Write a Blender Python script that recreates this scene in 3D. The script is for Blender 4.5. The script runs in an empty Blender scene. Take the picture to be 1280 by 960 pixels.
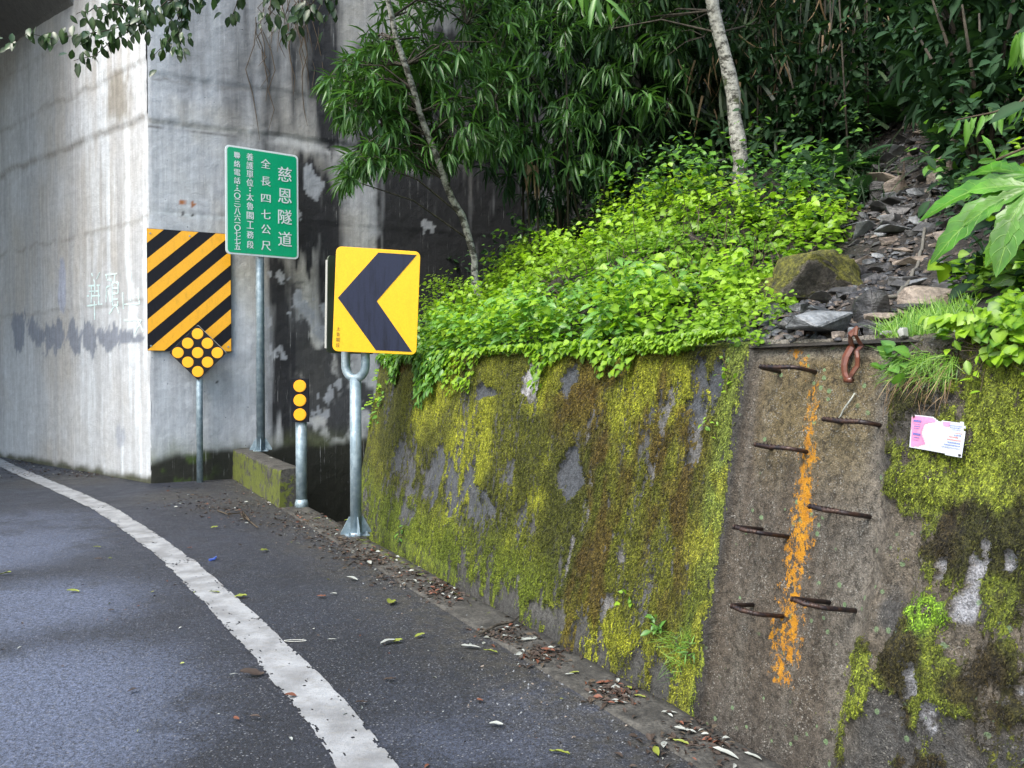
import bpy, bmesh, math, random
import numpy as np
from mathutils import Vector, Matrix
R = random.Random(7)
NR = np.random.RandomState(11)
SC = bpy.context.scene
COL = SC.collection

# ------------------------------------------------------------------ camera, sky, sun, exposure
FPX = 950.0
TH = math.atan(15 / FPX)
cam_d = bpy.data.cameras.new("camera")
cam_d.sensor_width = 36.0
cam_d.lens = 36.0 * FPX / 1280
cam_d.clip_end = 600
cam = bpy.data.objects.new("camera", cam_d)
cam.location = (0, 0, 1.5)
cam.rotation_euler = (math.pi / 2 - TH, 0, 0)
COL.objects.link(cam)
SC.camera = cam
SUN_EL, SUN_AZ = math.radians(52), math.radians(222)      # azimuth clockwise from +Y: behind the camera, to the left
w = bpy.data.worlds.new("World")
SC.world = w
w.use_nodes = True
wt = w.node_tree
sky = wt.nodes.new("ShaderNodeTexSky")
sky.sky_type = 'NISHITA'
sky.sun_disc = False
sky.sun_elevation = SUN_EL
sky.sun_rotation = SUN_AZ
sky.air_density = 1.6
sky.dust_density = 3.0
wt.links.new(sky.outputs[0], wt.nodes['Background'].inputs[0])
wt.nodes['Background'].inputs[1].default_value = 0.15
sun_d = bpy.data.lights.new("sun", 'SUN')
sun_d.energy = 1.5
sun_d.angle = math.radians(28)
sun_d.color = (1.0, 0.97, 0.92)
sun = bpy.data.objects.new("sun", sun_d)
sdir = Vector((math.sin(SUN_AZ) * math.cos(SUN_EL), math.cos(SUN_AZ) * math.cos(SUN_EL), math.sin(SUN_EL)))
sun.rotation_euler = sdir.to_track_quat('Z', 'Y').to_euler()
sun.location = (-6, -8, 12)
COL.objects.link(sun)
SC.view_settings.view_transform = 'Standard'
SC.view_settings.look = 'None'
SC.view_settings.exposure = 1.4
SC.view_settings.gamma = 1.0

# ------------------------------------------------------------------ geometry of the place
CP = np.array([0, 0, 1.5])
def ray(px, py):
    x = (px - 640) / FPX; y = -(py - 480) / FPX
    return np.array([x, math.cos(TH) + y * math.sin(TH), -math.sin(TH) + y * math.cos(TH)])
def at(px, py, Y):
    r = ray(px, py); return CP + r * (Y / r[1])
def gnd(px, py, z=0.0):
    r = ray(px, py); return CP + r * ((z - 1.5) / r[2])
R0 = np.array([-2.25, 8.38, 0.]); KD = np.array([.5106, -.8598, 0.]); KN = np.array([.8598, .5106, 0.])
def kerb_pt(t, o, z=0.): return R0 + KD * t + KN * o + np.array([0, 0, z])
QA = R0 + 1.5 * KD + .35 * KN
DW = (R0 + 6 * KD + .05 * KN) - QA; DW /= np.linalg.norm(DW)
NW = np.array([-DW[1], DW[0], 0.])
BAT = .19
UPW = np.array([BAT * NW[0], BAT * NW[1], 1.])
OUT = -np.array([NW[0], NW[1], -BAT]); OUT /= np.linalg.norm(OUT)
WZ = 1.63
def wallpt(t, z, o=0.): return QA + DW * t + UPW * z + OUT * o
def wall_tz(px, py):
    r = ray(px, py); k = np.dot(QA - CP, OUT) / np.dot(r, OUT); P = CP + k * r
    return float(np.dot(P - QA, DW)), float(P[2])
# abutment: corner, right-hand face (facing the camera) and left-hand face (inside of the tunnel mouth)
AC = np.array([-4.86, 10.2, 0.])
AR = np.array([2.2, 1., 0.]); AR /= np.linalg.norm(AR); ARN = np.array([AR[1], -AR[0], 0.])
AL = np.array([-1.317, 1., 0.]); AL /= np.linalg.norm(AL); ALN = np.array([-AL[1], AL[0], 0.])
def plane_uz(px, py, o, u, n):
    r = ray(px, py); k = np.dot(o - CP, n) / np.dot(r, n); P = CP + k * r
    return float(np.dot(P - o, u)), float(P[2])
def ar_uz(px, py): return plane_uz(px, py, AC, AR, ARN)
def al_uz(px, py): return plane_uz(px, py, AC, AL, ALN)

# ------------------------------------------------------------------ numpy noise
def _h(ix, iy, s):
    a = (ix.astype(np.int64) * 374761393 + iy.astype(np.int64) * 668265263 + s * 974634777) & 0xffffffff
    a = ((a ^ (a >> 13)) * 1274126177) & 0xffffffff
    return ((a ^ (a >> 16)) & 0xffff) / 65535.0
def vn(x, y, s=0):
    x = np.asarray(x, float); y = np.asarray(y, float)
    ix = np.floor(x); iy = np.floor(y); fx = x - ix; fy = y - iy
    fx = fx * fx * (3 - 2 * fx); fy = fy * fy * (3 - 2 * fy)
    a = _h(ix, iy, s); b = _h(ix + 1, iy, s); c = _h(ix, iy + 1, s); d = _h(ix + 1, iy + 1, s)
    return (a * (1 - fx) + b * fx) * (1 - fy) + (c * (1 - fx) + d * fx) * fy
def fbm(x, y, s=0, o=4):
    t = 0; a = 1; n = 0
    for i in range(o):
        t = t + a * vn(x * 2 ** i + 17.3 * i, y * 2 ** i - 9.1 * i, s + i); n += a; a *= .55
    return t / n
def ss(a, b, x):
    t = np.clip((x - a) / (b - a), 0, 1); return t * t * (3 - 2 * t)
def mixc(a, b, m): return a * (1 - m[..., None]) + np.asarray(b) * m[..., None]

# ------------------------------------------------------------------ terrain
PATHXY = np.array([[(px - 640) / FPX * Y, Y] for px, Y in ((1040, 2.6), (1055, 3.5), (1085, 4.2), (1108, 5), (1128, 6.2), (1150, 7.6), (1165, 9), (1150, 11), (1135, 13), (1130, 20))])
def path_dist(x, y):
    best = np.full(np.shape(x), 1e9); side = np.zeros(np.shape(x))
    for a, b in zip(PATHXY[:-1], PATHXY[1:]):
        ab = b - a; L = ab @ ab
        k = np.clip(((x - a[0]) * ab[0] + (y - a[1]) * ab[1]) / L, 0, 1)
        dx = x - a[0] - k * ab[0]; dy = y - a[1] - k * ab[1]
        dd = np.hypot(dx, dy); m = dd < best
        best = np.where(m, dd, best); side = np.where(m, np.sign(dx * ab[1] - dy * ab[0]), side)
    return best * side       # negative: left of the path
def terr(x, y):
    x = np.asarray(x, float); y = np.asarray(y, float)
    p = (x - QA[0]) * NW[0] + (y - QA[1]) * NW[1] - BAT * WZ
    pp = np.maximum(p, 0)
    z = WZ - .02 + .30 * pp + .04 * pp ** 2
    d = path_dist(x, y)
    z = z + ss(.40, 1.9, -d) * (.20 + .27 * ss(-.6, 1.5, x)) * ss(0, .95, p) + ss(.38, 1.7, d) * .9 * ss(0.1, 1.2, p)
    z = z + (fbm(x * 1.3, y * 1.3, 3) - .5) * .22 * ss(.1, .6, p) + (fbm(x * 6, y * 6, 5, 2) - .5) * .06 * ss(.1, .6, p)
    z = z + (fbm(x * 2.4 + 5, y * 2.4, 55, 2) - .5) * .34 * ss(.2, .9, p) * ss(.5, 1.2, -d)
    z = z - np.maximum(0, -1.0 - x) * 2.5
    return np.maximum(z, -.75)
def hit(px, py, lift=0.):
    r = ray(px, py); k = np.arange(2.5, 40, .02)
    P = CP + k[:, None] * r
    h = terr(P[:, 0], P[:, 1]) + lift
    p = (P[:, 0] - QA[0]) * NW[0] + (P[:, 1] - QA[1]) * NW[1] - BAT * WZ
    ok = (P[:, 2] < h) & (p > 0)
    i = int(np.argmax(ok)) if ok.any() else len(k) - 1
    return P[i]
def onterr(x, y, dz=0.): return np.array([x, y, float(terr(x, y)) + dz])

# ------------------------------------------------------------------ object helpers
def tag(o, label=None, cat=None, group=None, kind=None):
    if label: o['label'] = label
    if cat: o['category'] = cat
    if group: o['group'] = group
    if kind: o['kind'] = kind
    return o
def empty(name, loc, label, cat, group=None, rz=0):
    o = bpy.data.objects.new(name, None); COL.objects.link(o)
    o.location = tuple(loc); o.rotation_euler = (0, 0, rz); o.empty_display_size = .1
    return tag(o, label, cat, group)
def link(name, me, mt=None, parent=None, world=True):
    o = bpy.data.objects.new(name, me); COL.objects.link(o)
    if mt is not None and not me.materials:
        for m_ in (mt if isinstance(mt, (list, tuple)) else [mt]): me.materials.append(m_)
    if parent is not None:
        o.parent = parent
        if world:
            m = Matrix.LocRotScale(parent.location, parent.rotation_euler, parent.scale)
            o.matrix_parent_inverse = m.inverted()
    return o
def meshobj(name, V, F, mt=None, parent=None, smooth=False, attrs=None, cols=None, mi=None, world=True):
    me = bpy.data.meshes.new(name)
    V = np.asarray(V, dtype=np.float32)
    if isinstance(F, np.ndarray):
        k = F.shape[1]; nf = len(F)
        me.vertices.add(len(V)); me.vertices.foreach_set('co', V.ravel())
        me.loops.add(nf * k); me.loops.foreach_set('vertex_index', F.astype(np.int32).ravel())
        me.polygons.add(nf); me.polygons.foreach_set('loop_start', np.arange(0, nf * k, k, dtype=np.int32))
        me.update(calc_edges=True)
    else:
        me.from_pydata(V.tolist(), [], F); me.update()
    if smooth: me.polygons.foreach_set('use_smooth', np.ones(len(me.polygons), dtype=bool))
    if mi is not None: me.polygons.foreach_set('material_index', np.asarray(mi, dtype=np.int32))
    for k_, a in (attrs or {}).items():
        at_ = me.attributes.new(k_, 'FLOAT', 'POINT'); at_.data.foreach_set('value', np.asarray(a, dtype=np.float32).ravel())
    for k_, a in (cols or {}).items():
        c = np.ones((len(V), 4), dtype=np.float32); c[:, :3] = np.asarray(a).reshape(-1, 3)
        at_ = me.attributes.new(k_, 'FLOAT_COLOR', 'POINT'); at_.data.foreach_set('color', c.ravel())
    return link(name, me, mt, parent, world)
def grid_faces(nu, nv):
    i = np.arange(nu - 1)[:, None] * nv + np.arange(nv - 1)[None, :]
    return np.stack([i, i + nv, i + nv + 1, i + 1], -1).reshape(-1, 4)
class MB:
    """collects solids and builds ONE mesh"""
    def __init__(s): s.v = []; s.f = []; s.m = []
    def add(s, V, F, m=0):
        b = len(s.v); s.v += [tuple(map(float, v)) for v in V]; s.f += [tuple(i + b for i in f) for f in F]; s.m += [m] * len(F); return s
    def box(s, c, X, Y, Z, m=0):
        c, X, Y, Z = map(lambda a: np.array(a, float), (c, X, Y, Z))
        V = [c + a * X + b * Y + d * Z for d in (-1, 1) for b in (-1, 1) for a in (-1, 1)]
        return s.add(V, [(0, 2, 3, 1), (4, 5, 7, 6), (0, 1, 5, 4), (2, 6, 7, 3), (0, 4, 6, 2), (1, 3, 7, 5)], m)
    def prism(s, poly, X, Y, Z, c, h, m=0):
        """extrude 2D poly (in X,Y axes from c) by h along Z"""
        X, Y, Z, c = map(lambda a: np.array(a, float), (X, Y, Z, c)); n = len(poly)
        V = [c + X * a + Y * b for a, b in poly] + [c + X * a + Y * b + Z * h for a, b in poly]
        F = [tuple(range(n))[::-1], tuple(range(n, 2 * n))] + [(i, (i + 1) % n, n + (i + 1) % n, n + i) for i in range(n)]
        return s.add(V, F, m)
    def tube(s, pts, rad, n=10, caps=True, m=0):
        pts = [np.array(p, float) for p in pts]
        if not hasattr(rad, '__len__'): rad = [rad] * len(pts)
        V = []; F = []; prev = None
        for i, p in enumerate(pts):
            d = pts[min(i + 1, len(pts) - 1)] - pts[max(i - 1, 0)]; d /= (np.linalg.norm(d) + 1e-9)
            if prev is None:
                a = np.cross(d, [0, 0, 1.]) if abs(d[2]) < .9 else np.cross(d, [1., 0, 0])
            else: a = prev - d * np.dot(prev, d)
            a /= (np.linalg.norm(a) + 1e-9); prev = a; b = np.cross(d, a)
            for k in range(n):
                t = 2 * math.pi * k / n; V.append(p + (a * math.cos(t) + b * math.sin(t)) * rad[i])
        for i in range(len(pts) - 1):
            for k in range(n):
                F.append((i * n + k, i * n + (k + 1) % n, (i + 1) * n + (k + 1) % n, (i + 1) * n + k))
        if caps: F += [tuple(range(n))[::-1], tuple(range((len(pts) - 1) * n, len(pts) * n))]
        return s.add(V, F, m)
    def build(s, name, mt=None, parent=None, smooth=False):
        o = meshobj(name, s.v, s.f, mt, parent, smooth, mi=s.m if any(s.m) else None)
        return o
def bevel(o, wd, seg=2):
    bm = bmesh.new(); bm.from_mesh(o.data)
    bmesh.ops.remove_doubles(bm, verts=bm.verts, dist=1e-5)
    bmesh.ops.bevel(bm, geom=[e for e in bm.edges if len(e.link_faces) == 2 and e.calc_face_angle(0) > .6], offset=wd, segments=seg, affect='EDGES', profile=.6)
    bm.to_mesh(o.data); bm.free(); return o
def rrect(w_, h_, r, n=4):
    P = []
    for cx, cy, a0 in ((w_ - r, h_ - r, 0), (r, h_ - r, 90), (r, r, 180), (w_ - r, r, 270)):
        for k in range(n + 1):
            a = math.radians(a0 + 90 * k / n); P.append((cx + r * math.cos(a), cy + r * math.sin(a)))
    return P

# ------------------------------------------------------------------ materials
class NT:
    def __init__(s, name):
        s.mat = bpy.data.materials.new(name); s.mat.use_nodes = True
        s.t = s.mat.node_tree; s.t.nodes.clear()
        s.out = s.t.nodes.new('ShaderNodeOutputMaterial'); s.bsdf = s.t.nodes.new('ShaderNodeBsdfPrincipled')
        s.t.links.new(s.bsdf.outputs[0], s.out.inputs[0])
        s.tc = s.t.nodes.new('ShaderNodeTexCoord')
    def _i(s, sock, v):
        if isinstance(v, bpy.types.NodeSocket): s.t.links.new(v, sock)
        elif hasattr(v, '__len__') and sock.type == 'RGBA': sock.default_value = tuple(v)[:3] + (1,)
        else: sock.default_value = v
    def n(s, typ, **kw):
        nd = s.t.nodes.new(typ)
        for k, v in kw.items():
            if hasattr(nd, k) and not k[0].isupper(): setattr(nd, k, v)
            else: s._i(nd.inputs[k.replace('_', ' ')], v)
        return nd
    def map(s, sc=(1, 1, 1), vec=None, loc=(0, 0, 0)):
        m = s.t.nodes.new('ShaderNodeMapping'); s.t.links.new(vec or s.tc.outputs['Object'], m.inputs[0])
        m.inputs['Scale'].default_value = sc; m.inputs['Location'].default_value = loc; return m.outputs[0]
    def noise(s, scale, detail=4, rough=.55, vec=None, dist=0.):
        nd = s.n('ShaderNodeTexNoise', Scale=scale, Detail=detail, Roughness=rough, Distortion=dist)
        s.t.links.new(vec or s.tc.outputs['Object'], nd.inputs['Vector']); return nd.outputs['Fac']
    def vor(s, scale, vec=None, feat='F1', out='Distance', rnd=1.):
        nd = s.t.nodes.new('ShaderNodeTexVoronoi'); nd.feature = feat; nd.inputs['Scale'].default_value = scale; nd.inputs['Randomness'].default_value = rnd
        s.t.links.new(vec or s.tc.outputs['Object'], nd.inputs['Vector']); return nd.outputs[out]
    def ramp(s, fac, a, b, lo=0., hi=1.):
        m = s.n('ShaderNodeMapRange', clamp=True); m.interpolation_type = 'SMOOTHSTEP'
        s._i(m.inputs[0], fac); s._i(m.inputs[1], a); s._i(m.inputs[2], b); s._i(m.inputs[3], lo); s._i(m.inputs[4], hi); return m.outputs[0]
    def mix(s, fac, a, b, mode='MIX'):
        m = s.t.nodes.new('ShaderNodeMix'); m.data_type = 'RGBA'; m.blend_type = mode; m.clamp_result = False
        s._i(m.inputs[0], fac); s._i(m.inputs[6], a); s._i(m.inputs[7], b); return m.outputs[2]
    def math(s, op, a, b=0.):
        m = s.t.nodes.new('ShaderNodeMath'); m.operation = op; s._i(m.inputs[0], a); s._i(m.inputs[1], b); return m.outputs[0]
    def attr(s, nm, out='Fac'):
        a = s.t.nodes.new('ShaderNodeAttribute'); a.attribute_name = nm; return a.outputs[out]
    def bump(s, h, st=.5, dist=.01, nrm=None):
        b = s.n('ShaderNodeBump', Strength=st, Distance=dist); s._i(b.inputs['Height'], h)
        if nrm is not None: s.t.links.new(nrm, b.inputs['Normal'])
        return b.outputs[0]
    def set(s, **kw):
        for k, v in kw.items(): s._i(s.bsdf.inputs[{'col': 'Base Color', 'rough': 'Roughness', 'metal': 'Metallic', 'nrm': 'Normal', 'spec': 'Specular IOR Level', 'trans': 'Transmission Weight'}[k]], v)
        return s.mat
def leaf_mat(name, c0, c1, rough=.42, transl=.3, tcol=None, spec=.5):
    """leaf: colour runs from c0 to c1 with the leaf's own tint; thin translucent blade"""
    s = NT(name)
    t = s.attr('tint'); nz = s.noise(14, 2)
    t2 = s.math('ADD', t, s.math('MULTIPLY', s.math('SUBTRACT', nz, .5), .35))
    c = s.mix(t2, c0, c1)
    vein = s.attr('vein')
    c = s.mix(s.math('MULTIPLY', vein, .35), c, tuple(min(1, x * 1.7 + .02) for x in c1))
    s.set(col=c, rough=rough, spec=spec)
    tr = s.t.nodes.new('ShaderNodeBsdfTranslucent'); s._i(tr.inputs[0], s.mix(1.0, c, tcol or (1.5, 1.6, .7), 'MULTIPLY'))
    mx = s.t.nodes.new('ShaderNodeMixShader'); mx.inputs[0].default_value = transl
    s.t.links.new(s.bsdf.outputs[0], mx.inputs[1]); s.t.links.new(tr.outputs[0], mx.inputs[2]); s.t.links.new(mx.outputs[0], s.out.inputs[0])
    return s.mat

# concrete of the abutment: vertex colour carries stains and painted daylight near the corner, the shader adds grain and streaks
s = NT('abutment_concrete')
c = s.attr('col', 'Color')
n1 = s.noise(9, 6, .65); n2 = s.noise(1, 5, .6, s.map((24, 24, 1.3))); n3 = s.noise(70, 3, .7)
k = s.math('ADD', s.math('MULTIPLY', n1, .55), s.math('ADD', s.math('MULTIPLY', n2, .6), s.math('MULTIPLY', n3, .35)))
k = s.ramp(k, .45, 1.2, .74, 1.28)
c = s.mix(1.0, c, k, 'MULTIPLY')
pit = s.ramp(s.vor(7.0, s.map((1, 1, .8))), .02, .07, .35, 1.0)
pit = s.math('MAXIMUM', pit, s.ramp(s.noise(3, 2), .50, .56, 0, 1))
c = s.mix(1.0, c, pit, 'MULTIPLY')
white = s.ramp(s.noise(1, 6, .7, s.map((40, 40, 1.1), loc=(3, 1, 0))), .60, .72, 0, .45)
c = s.mix(s.math('MULTIPLY', white, s.ramp(s.noise(2, 2), .4, .6)), c, (.62, .66, .68))
h = s.math('ADD', s.math('MULTIPLY', n1, .7), s.math('ADD', s.math('MULTIPLY', n3, .25), s.math('MULTIPLY', pit, .3)))
M_ABUT = s.set(col=c, rough=.82, nrm=s.bump(h, .6, .03), spec=.35)

# retaining wall: concrete colour, moss colour and moss amount come as attributes, fine edges from noise
s = NT('mossy_wall_concrete')
conc = s.attr('conc', 'Color'); mossc = s.attr('mossc', 'Color'); moss = s.attr('moss'); paint = s.attr('paint'); wet = s.attr('wet')
f1 = s.noise(38, 5, .7); f2 = s.noise(150, 4, .7); st = s.noise(1, 5, .65, s.map((42, 42, 7)))
g = s.math('ADD', s.math('MULTIPLY', f1, .6), s.math('MULTIPLY', f2, .6))
cc = s.mix(1.0, conc, s.ramp(g, .46, .74, .45, 1.7), 'MULTIPLY')
cc = s.mix(s.ramp(s.noise(95, 4, .8), .60, .68, 0, .38), cc, (.30, .30, .30))
speck = s.math('MAXIMUM', s.ramp(s.vor(60), .20, .30, 1, 0), s.ramp(s.vor(120), .22, .32, 1, 0))
cc = s.mix(s.math('MULTIPLY', speck, s.math('MULTIPLY', wet, s.ramp(s.noise(14, 4, .7), .44, .60, .05, .8))), cc, (.34, .33, .30))
dk = s.ramp(s.noise(26, 4, .7), .54, .66, 0, .75)
cc = s.mix(s.math('MULTIPLY', dk, wet), cc, (.035, .028, .02))
lich = s.math('MULTIPLY', s.math('MULTIPLY', s.ramp(s.vor(24), .22, .27, 1, 0), s.ramp(s.vor(24, out='Color'), .55, .6, 0, .85)), s.ramp(s.noise(5, 3), .50, .56))
cc = s.mix(s.math('MULTIPLY', lich, wet), cc, (.20, .32, .16))
pm = s.ramp(s.math('ADD', paint, s.math('MULTIPLY', s.math('MULTIPLY', s.math('SUBTRACT', s.noise(34, 6, .8, s.map((1, 1, .7))), .5), 4.2), s.ramp(paint, .02, .25))), .50, .60)
cc = s.mix(pm, cc, s.mix(s.noise(20, 3), (.42, .16, .012), (.72, .36, .025)))
mm = s.ramp(s.math('ADD', moss, s.math('ADD', s.math('MULTIPLY', s.math('SUBTRACT', st, .5), 1.9), s.math('ADD', s.math('MULTIPLY', s.math('SUBTRACT', f1, .5), 1.5), s.math('MULTIPLY', s.math('SUBTRACT', f2, .5), 1.0)))), .45, .57)
sp = s.noise(75, 3, .75)
mc = s.mix(s.ramp(sp, .50, .66, 0, .75), mossc, s.mix(1.0, mossc, (2.3, 2.1, 1.4), 'MULTIPLY'))
mc = s.mix(s.ramp(s.noise(48, 4, .7, s.map((1, 1, .5))), .50, .62, 0, .8), mc, s.mix(1.0, mossc, (.22, .22, .25), 'MULTIPLY'))
mc = s.mix(1.0, mc, s.ramp(s.math('ADD', s.math('MULTIPLY', f2, .7), s.math('MULTIPLY', st, .5)),   .42, .76, .18, 1.9), 'MULTIPLY')
col = s.mix(mm, cc, mc)
hh = s.math('ADD', s.math('ADD', s.math('MULTIPLY', mm, .55), s.math('MULTIPLY', s.math('MULTIPLY', speck, wet), .25)), s.math('ADD', s.math('MULTIPLY', f2, .5), s.math('MULTIPLY', f1, .6)))
rg = s.math('SUBTRACT', .86, s.math('MULTIPLY', s.math('MULTIPLY', wet, s.math('SUBTRACT', 1.0, mm)), .56))
M_WALL = s.set(col=col, rough=rg, nrm=s.bump(hh, 1.0, .03), spec=.45)
s = NT('moss_tuft'); M_TUFT = s.set(col=s.attr('col', 'Color'), rough=.8, spec=.2)

# asphalt
s = NT('asphalt')
P = s.tc.outputs['Object']
n1 = s.noise(.55, 5, .6); n2 = s.noise(3.1, 6, .7); fine = s.noise(120, 3, .85); agg = s.vor(70)
base = s.mix(s.ramp(n1, .35, .65), (.012, .0145, .022), (.022, .0265, .040))
base = s.mix(s.math('MULTIPLY', s.ramp(n2, .45, .7), .5), base, (.013, .014, .017))
dry = s.attr('dry')  # mask of the painted sky sheen
base = s.mix(s.math('MULTIPLY', dry, s.ramp(s.math('ADD', n2, s.math('MULTIPLY', dry, .3)), .42, .72, 0, .9)), base, (.088, .108, .165))  # open-sky sheen mixed into the asphalt as a paler, bluer colour
dirt = s.attr('dirt')
base = s.mix(s.math('MULTIPLY', dirt, s.ramp(s.noise(12, 4, .7), .35, .65, .15, .9)), base, (.055, .050, .038))
base = s.mix(1.0, base, s.ramp(s.math('ADD', s.math('MULTIPLY', fine, .5), s.math('MULTIPLY', s.noise(45, 4, .85), .5)), .38, .62, .20, 2.2), 'MULTIPLY')
sc_ = s.ramp(agg, .22, .34, 1, 0); sel = s.ramp(s.vor(70, out='Color'), .42, .62)
big = s.math('MULTIPLY', s.ramp(s.vor(42), .15, .22, 1, 0), s.ramp(s.vor(42, out='Color'), .52, .60))
base = s.mix(s.math('MULTIPLY', sc_, s.math('MULTIPLY', sel, .55)), base, (.17, .18, .20))
base = s.mix(s.math('MULTIPLY', big, .7), base, (.24, .25, .27))
h = s.math('ADD', s.math('MULTIPLY', s.noise(90, 5, .85), .8), s.math('MULTIPLY', fine, .7))
M_ASPH = s.set(col=base, rough=s.ramp(n2, .3, .7, .48, .75), nrm=s.bump(h, 1.0, .012), spec=.5)
# kerb concrete
s = NT('kerb_concrete')
n1 = s.noise(6, 5, .65); n2 = s.noise(60, 4, .7)
cc = s.mix(s.ramp(n1, .35, .65), (.030, .029, .026), (.075, .072, .064))
cc = s.mix(1.0, cc, s.ramp(n2, .3, .75, .5, 1.5), 'MULTIPLY')
mk = s.ramp(s.math('ADD', s.attr('moss'), s.math('MULTIPLY', s.math('SUBTRACT', s.noise(14, 5, .7), .5), 1.6)), .5, .62)
cc = s.mix(mk, cc, s.mix(s.noise(25, 3), (.035, .045, .008), (.14, .17, .02)))
M_KERB = s.set(col=cc, rough=.85, nrm=s.bump(s.math('ADD', s.math('MULTIPLY', n2, .6), s.math('MULTIPLY', mk, .5)), .7, .015))
# road paint
s = NT('worn_road_paint')
n1 = s.noise(5, 5, .6); n2 = s.noise(90, 4, .75); n3 = s.noise(1, 4, .6, s.map((9, 26, 1)))
cc = s.mix(s.ramp(n1, .3, .7), (.17, .175, .18), (.32, .335, .35))
cc = s.mix(s.ramp(n3, .52, .70, 0, .35), cc, (.20, .195, .17))
cc = s.mix(s.ramp(n2, .54, .68, 0, .75), cc, (.15, .15, .15))
M_PAINT = s.set(col=cc, rough=.7, nrm=s.bump(s.math('ADD', n2, n3), .5, .006))
# galvanised steel
s = NT('galvanised_steel')
n1 = s.noise(14, 4, .6); n2 = s.noise(60, 3, .6)
cc = s.mix(s.ramp(n1, .35, .7), (.20, .27, .32), (.34, .43, .49))
cc = s.mix(s.ramp(s.noise(1, 4, .6, s.map((30, 30, 2.5))), .55, .75, 0, .4), cc, (.20, .21, .16))
M_GALV = s.set(col=cc, rough=s.ramp(n2, .3, .7, .38, .62), metal=.35, nrm=s.bump(n2, .15, .004))
def paint_mat(name, c, rough=.45, dirtc=(.1, .1, .08), amt=.35, sc=5, stz=1.):
    s = NT(name)
    n1 = s.noise(sc, 5, .65, s.map((3, 3, stz))); n2 = s.noise(80, 2)
    cc = s.mix(s.ramp(n1, .45, .8, 0, amt), c, dirtc)
    cc = s.mix(1.0, cc, s.ramp(n2, .2, .8, .92, 1.08), 'MULTIPLY')
    return s.set(col=cc, rough=rough, nrm=s.bump(n1, .05, .01))
M_GREEN = paint_mat('green_sheeting', (.0, .36, .17), .35, (.0, .26, .13), .3)
M_WHITE = paint_mat('white_sheeting', (.68, .76, .80), .4, (.4, .45, .45), .2)
M_YELL = paint_mat('yellow_sheeting', (.86, .47, .008), .38, (.70, .33, .008), .35)
M_AMBER = paint_mat('amber_sheeting', (.82, .40, .012), .38, (.45, .22, .01), .4)
M_BLACK = paint_mat('black_sheeting', (.005, .006, .011), .55, (.016, .018, .026), .4, 12); M_BLACK.node_tree.nodes['Principled BSDF'].inputs['Specular IOR Level'].default_value = .2
M_NAVY = paint_mat('faded_black_sheeting', (.020, .025, .052), .55, (.006, .007, .012), .9, 8, .35); M_NAVY.node_tree.nodes['Principled BSDF'].inputs['Specular IOR Level'].default_value = .25
M_ORNG = paint_mat('orange_reflector', (.95, .42, .01), .3, (.8, .3, .01), .2)
M_OLIVE = paint_mat('weathered_panel_back', (.055, .07, .045), .6, (.02, .03, .02), .5)
M_PALE = paint_mat('pale_metal_edge', (.36, .37, .35), .5)
M_INK = paint_mat('faded_ink', (.16, .10, .01), .6)
M_CHALK = paint_mat('chalk_line', (.66, .82, .82), .9, (.4, .5, .5), .6, 20)
s = NT('rusty_rebar')
n1 = s.noise(30, 4, .7)
M_REBAR = s.set(col=s.mix(s.ramp(n1, .4, .65), (.014, .011, .014), (.05, .026, .018)), rough=.45, metal=.3, nrm=s.bump(n1, .6, .006))
# bark
s = NT('pale_bark')
n1 = s.noise(1, 5, .7, s.map((9, 9, 16))); n2 = s.noise(30, 4, .7)
cc = s.mix(s.ramp(n1, .40, .54), (.04, .038, .030), (.32, .32, .29))
cc = s.mix(s.ramp(s.noise(5, 4, .7), .58, .68, 0, .8), cc, (.05, .07, .02))
M_BARK = s.set(col=s.mix(1.0, cc, s.ramp(n2, .3, .7, .6, 1.3), 'MULTIPLY'), rough=.85, nrm=s.bump(s.math('ADD', n1, n2), .8, .012))
s = NT('dark_bark')
n1 = s.noise(1, 5, .7, s.map((20, 20, 6)))
M_DBARK = s.set(col=s.mix(s.ramp(n1, .35, .65), (.018, .015, .01), (.07, .06, .045)), rough=.9, nrm=s.bump(n1, .8, .015))
# soil, stone
s = NT('slate_soil')
n1 = s.noise(3, 5, .65); n2 = s.noise(40, 4, .75); v = s.vor(28, s.map((1, 1, 2.5)))
cc = s.mix(s.ramp(n1, .35, .65), (.012, .010, .008), (.034, .029, .024))
cc = s.mix(s.ramp(v, .05, .2, .5, 0), cc, (.10, .095, .09))
M_SOIL = s.set(col=s.mix(1.0, cc, s.ramp(n2, .3, .7, .4, 1.6), 'MULTIPLY'), rough=.75, nrm=s.bump(s.math('ADD', n2, v), .9, .03))
def stone_mat(name, a, b, rough=.5, sc=8):
    s = NT(name)
    n1 = s.noise(1, 6, .65, s.map((sc, sc, sc * 4))); n2 = s.noise(45, 4, .7)
    oi = s.t.nodes.new('ShaderNodeObjectInfo').outputs['Random']
    c_ = s.mix(s.ramp(s.math('ADD', n1, s.math('MULTIPLY', s.math('SUBTRACT', oi, .5), .4)), .3, .7), a, b)
    return s.set(col=s.mix(1.0, c_, s.ramp(n2, .3, .7, .65, 1.3), 'MULTIPLY'), rough=rough, nrm=s.bump(s.math('ADD', n1, s.math('MULTIPLY', n2, .5)), .8, .02))
M_SLATE = stone_mat('blue_grey_slate', (.05, .055, .062), (.20, .215, .23))
M_BROWNST = stone_mat('brown_schist', (.07, .055, .045), (.24, .20, .165), .55)
M_DARKST = stone_mat('dark_wet_stone', (.025, .025, .027), (.085, .085, .088), .38)
s = NT('mossy_boulder')
n1 = s.noise(8, 5, .65); n2 = s.noise(60, 4, .75)
cc = s.mix(s.ramp(n1, .35, .65), (.04, .037, .032), (.15, .135, .12))
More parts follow.
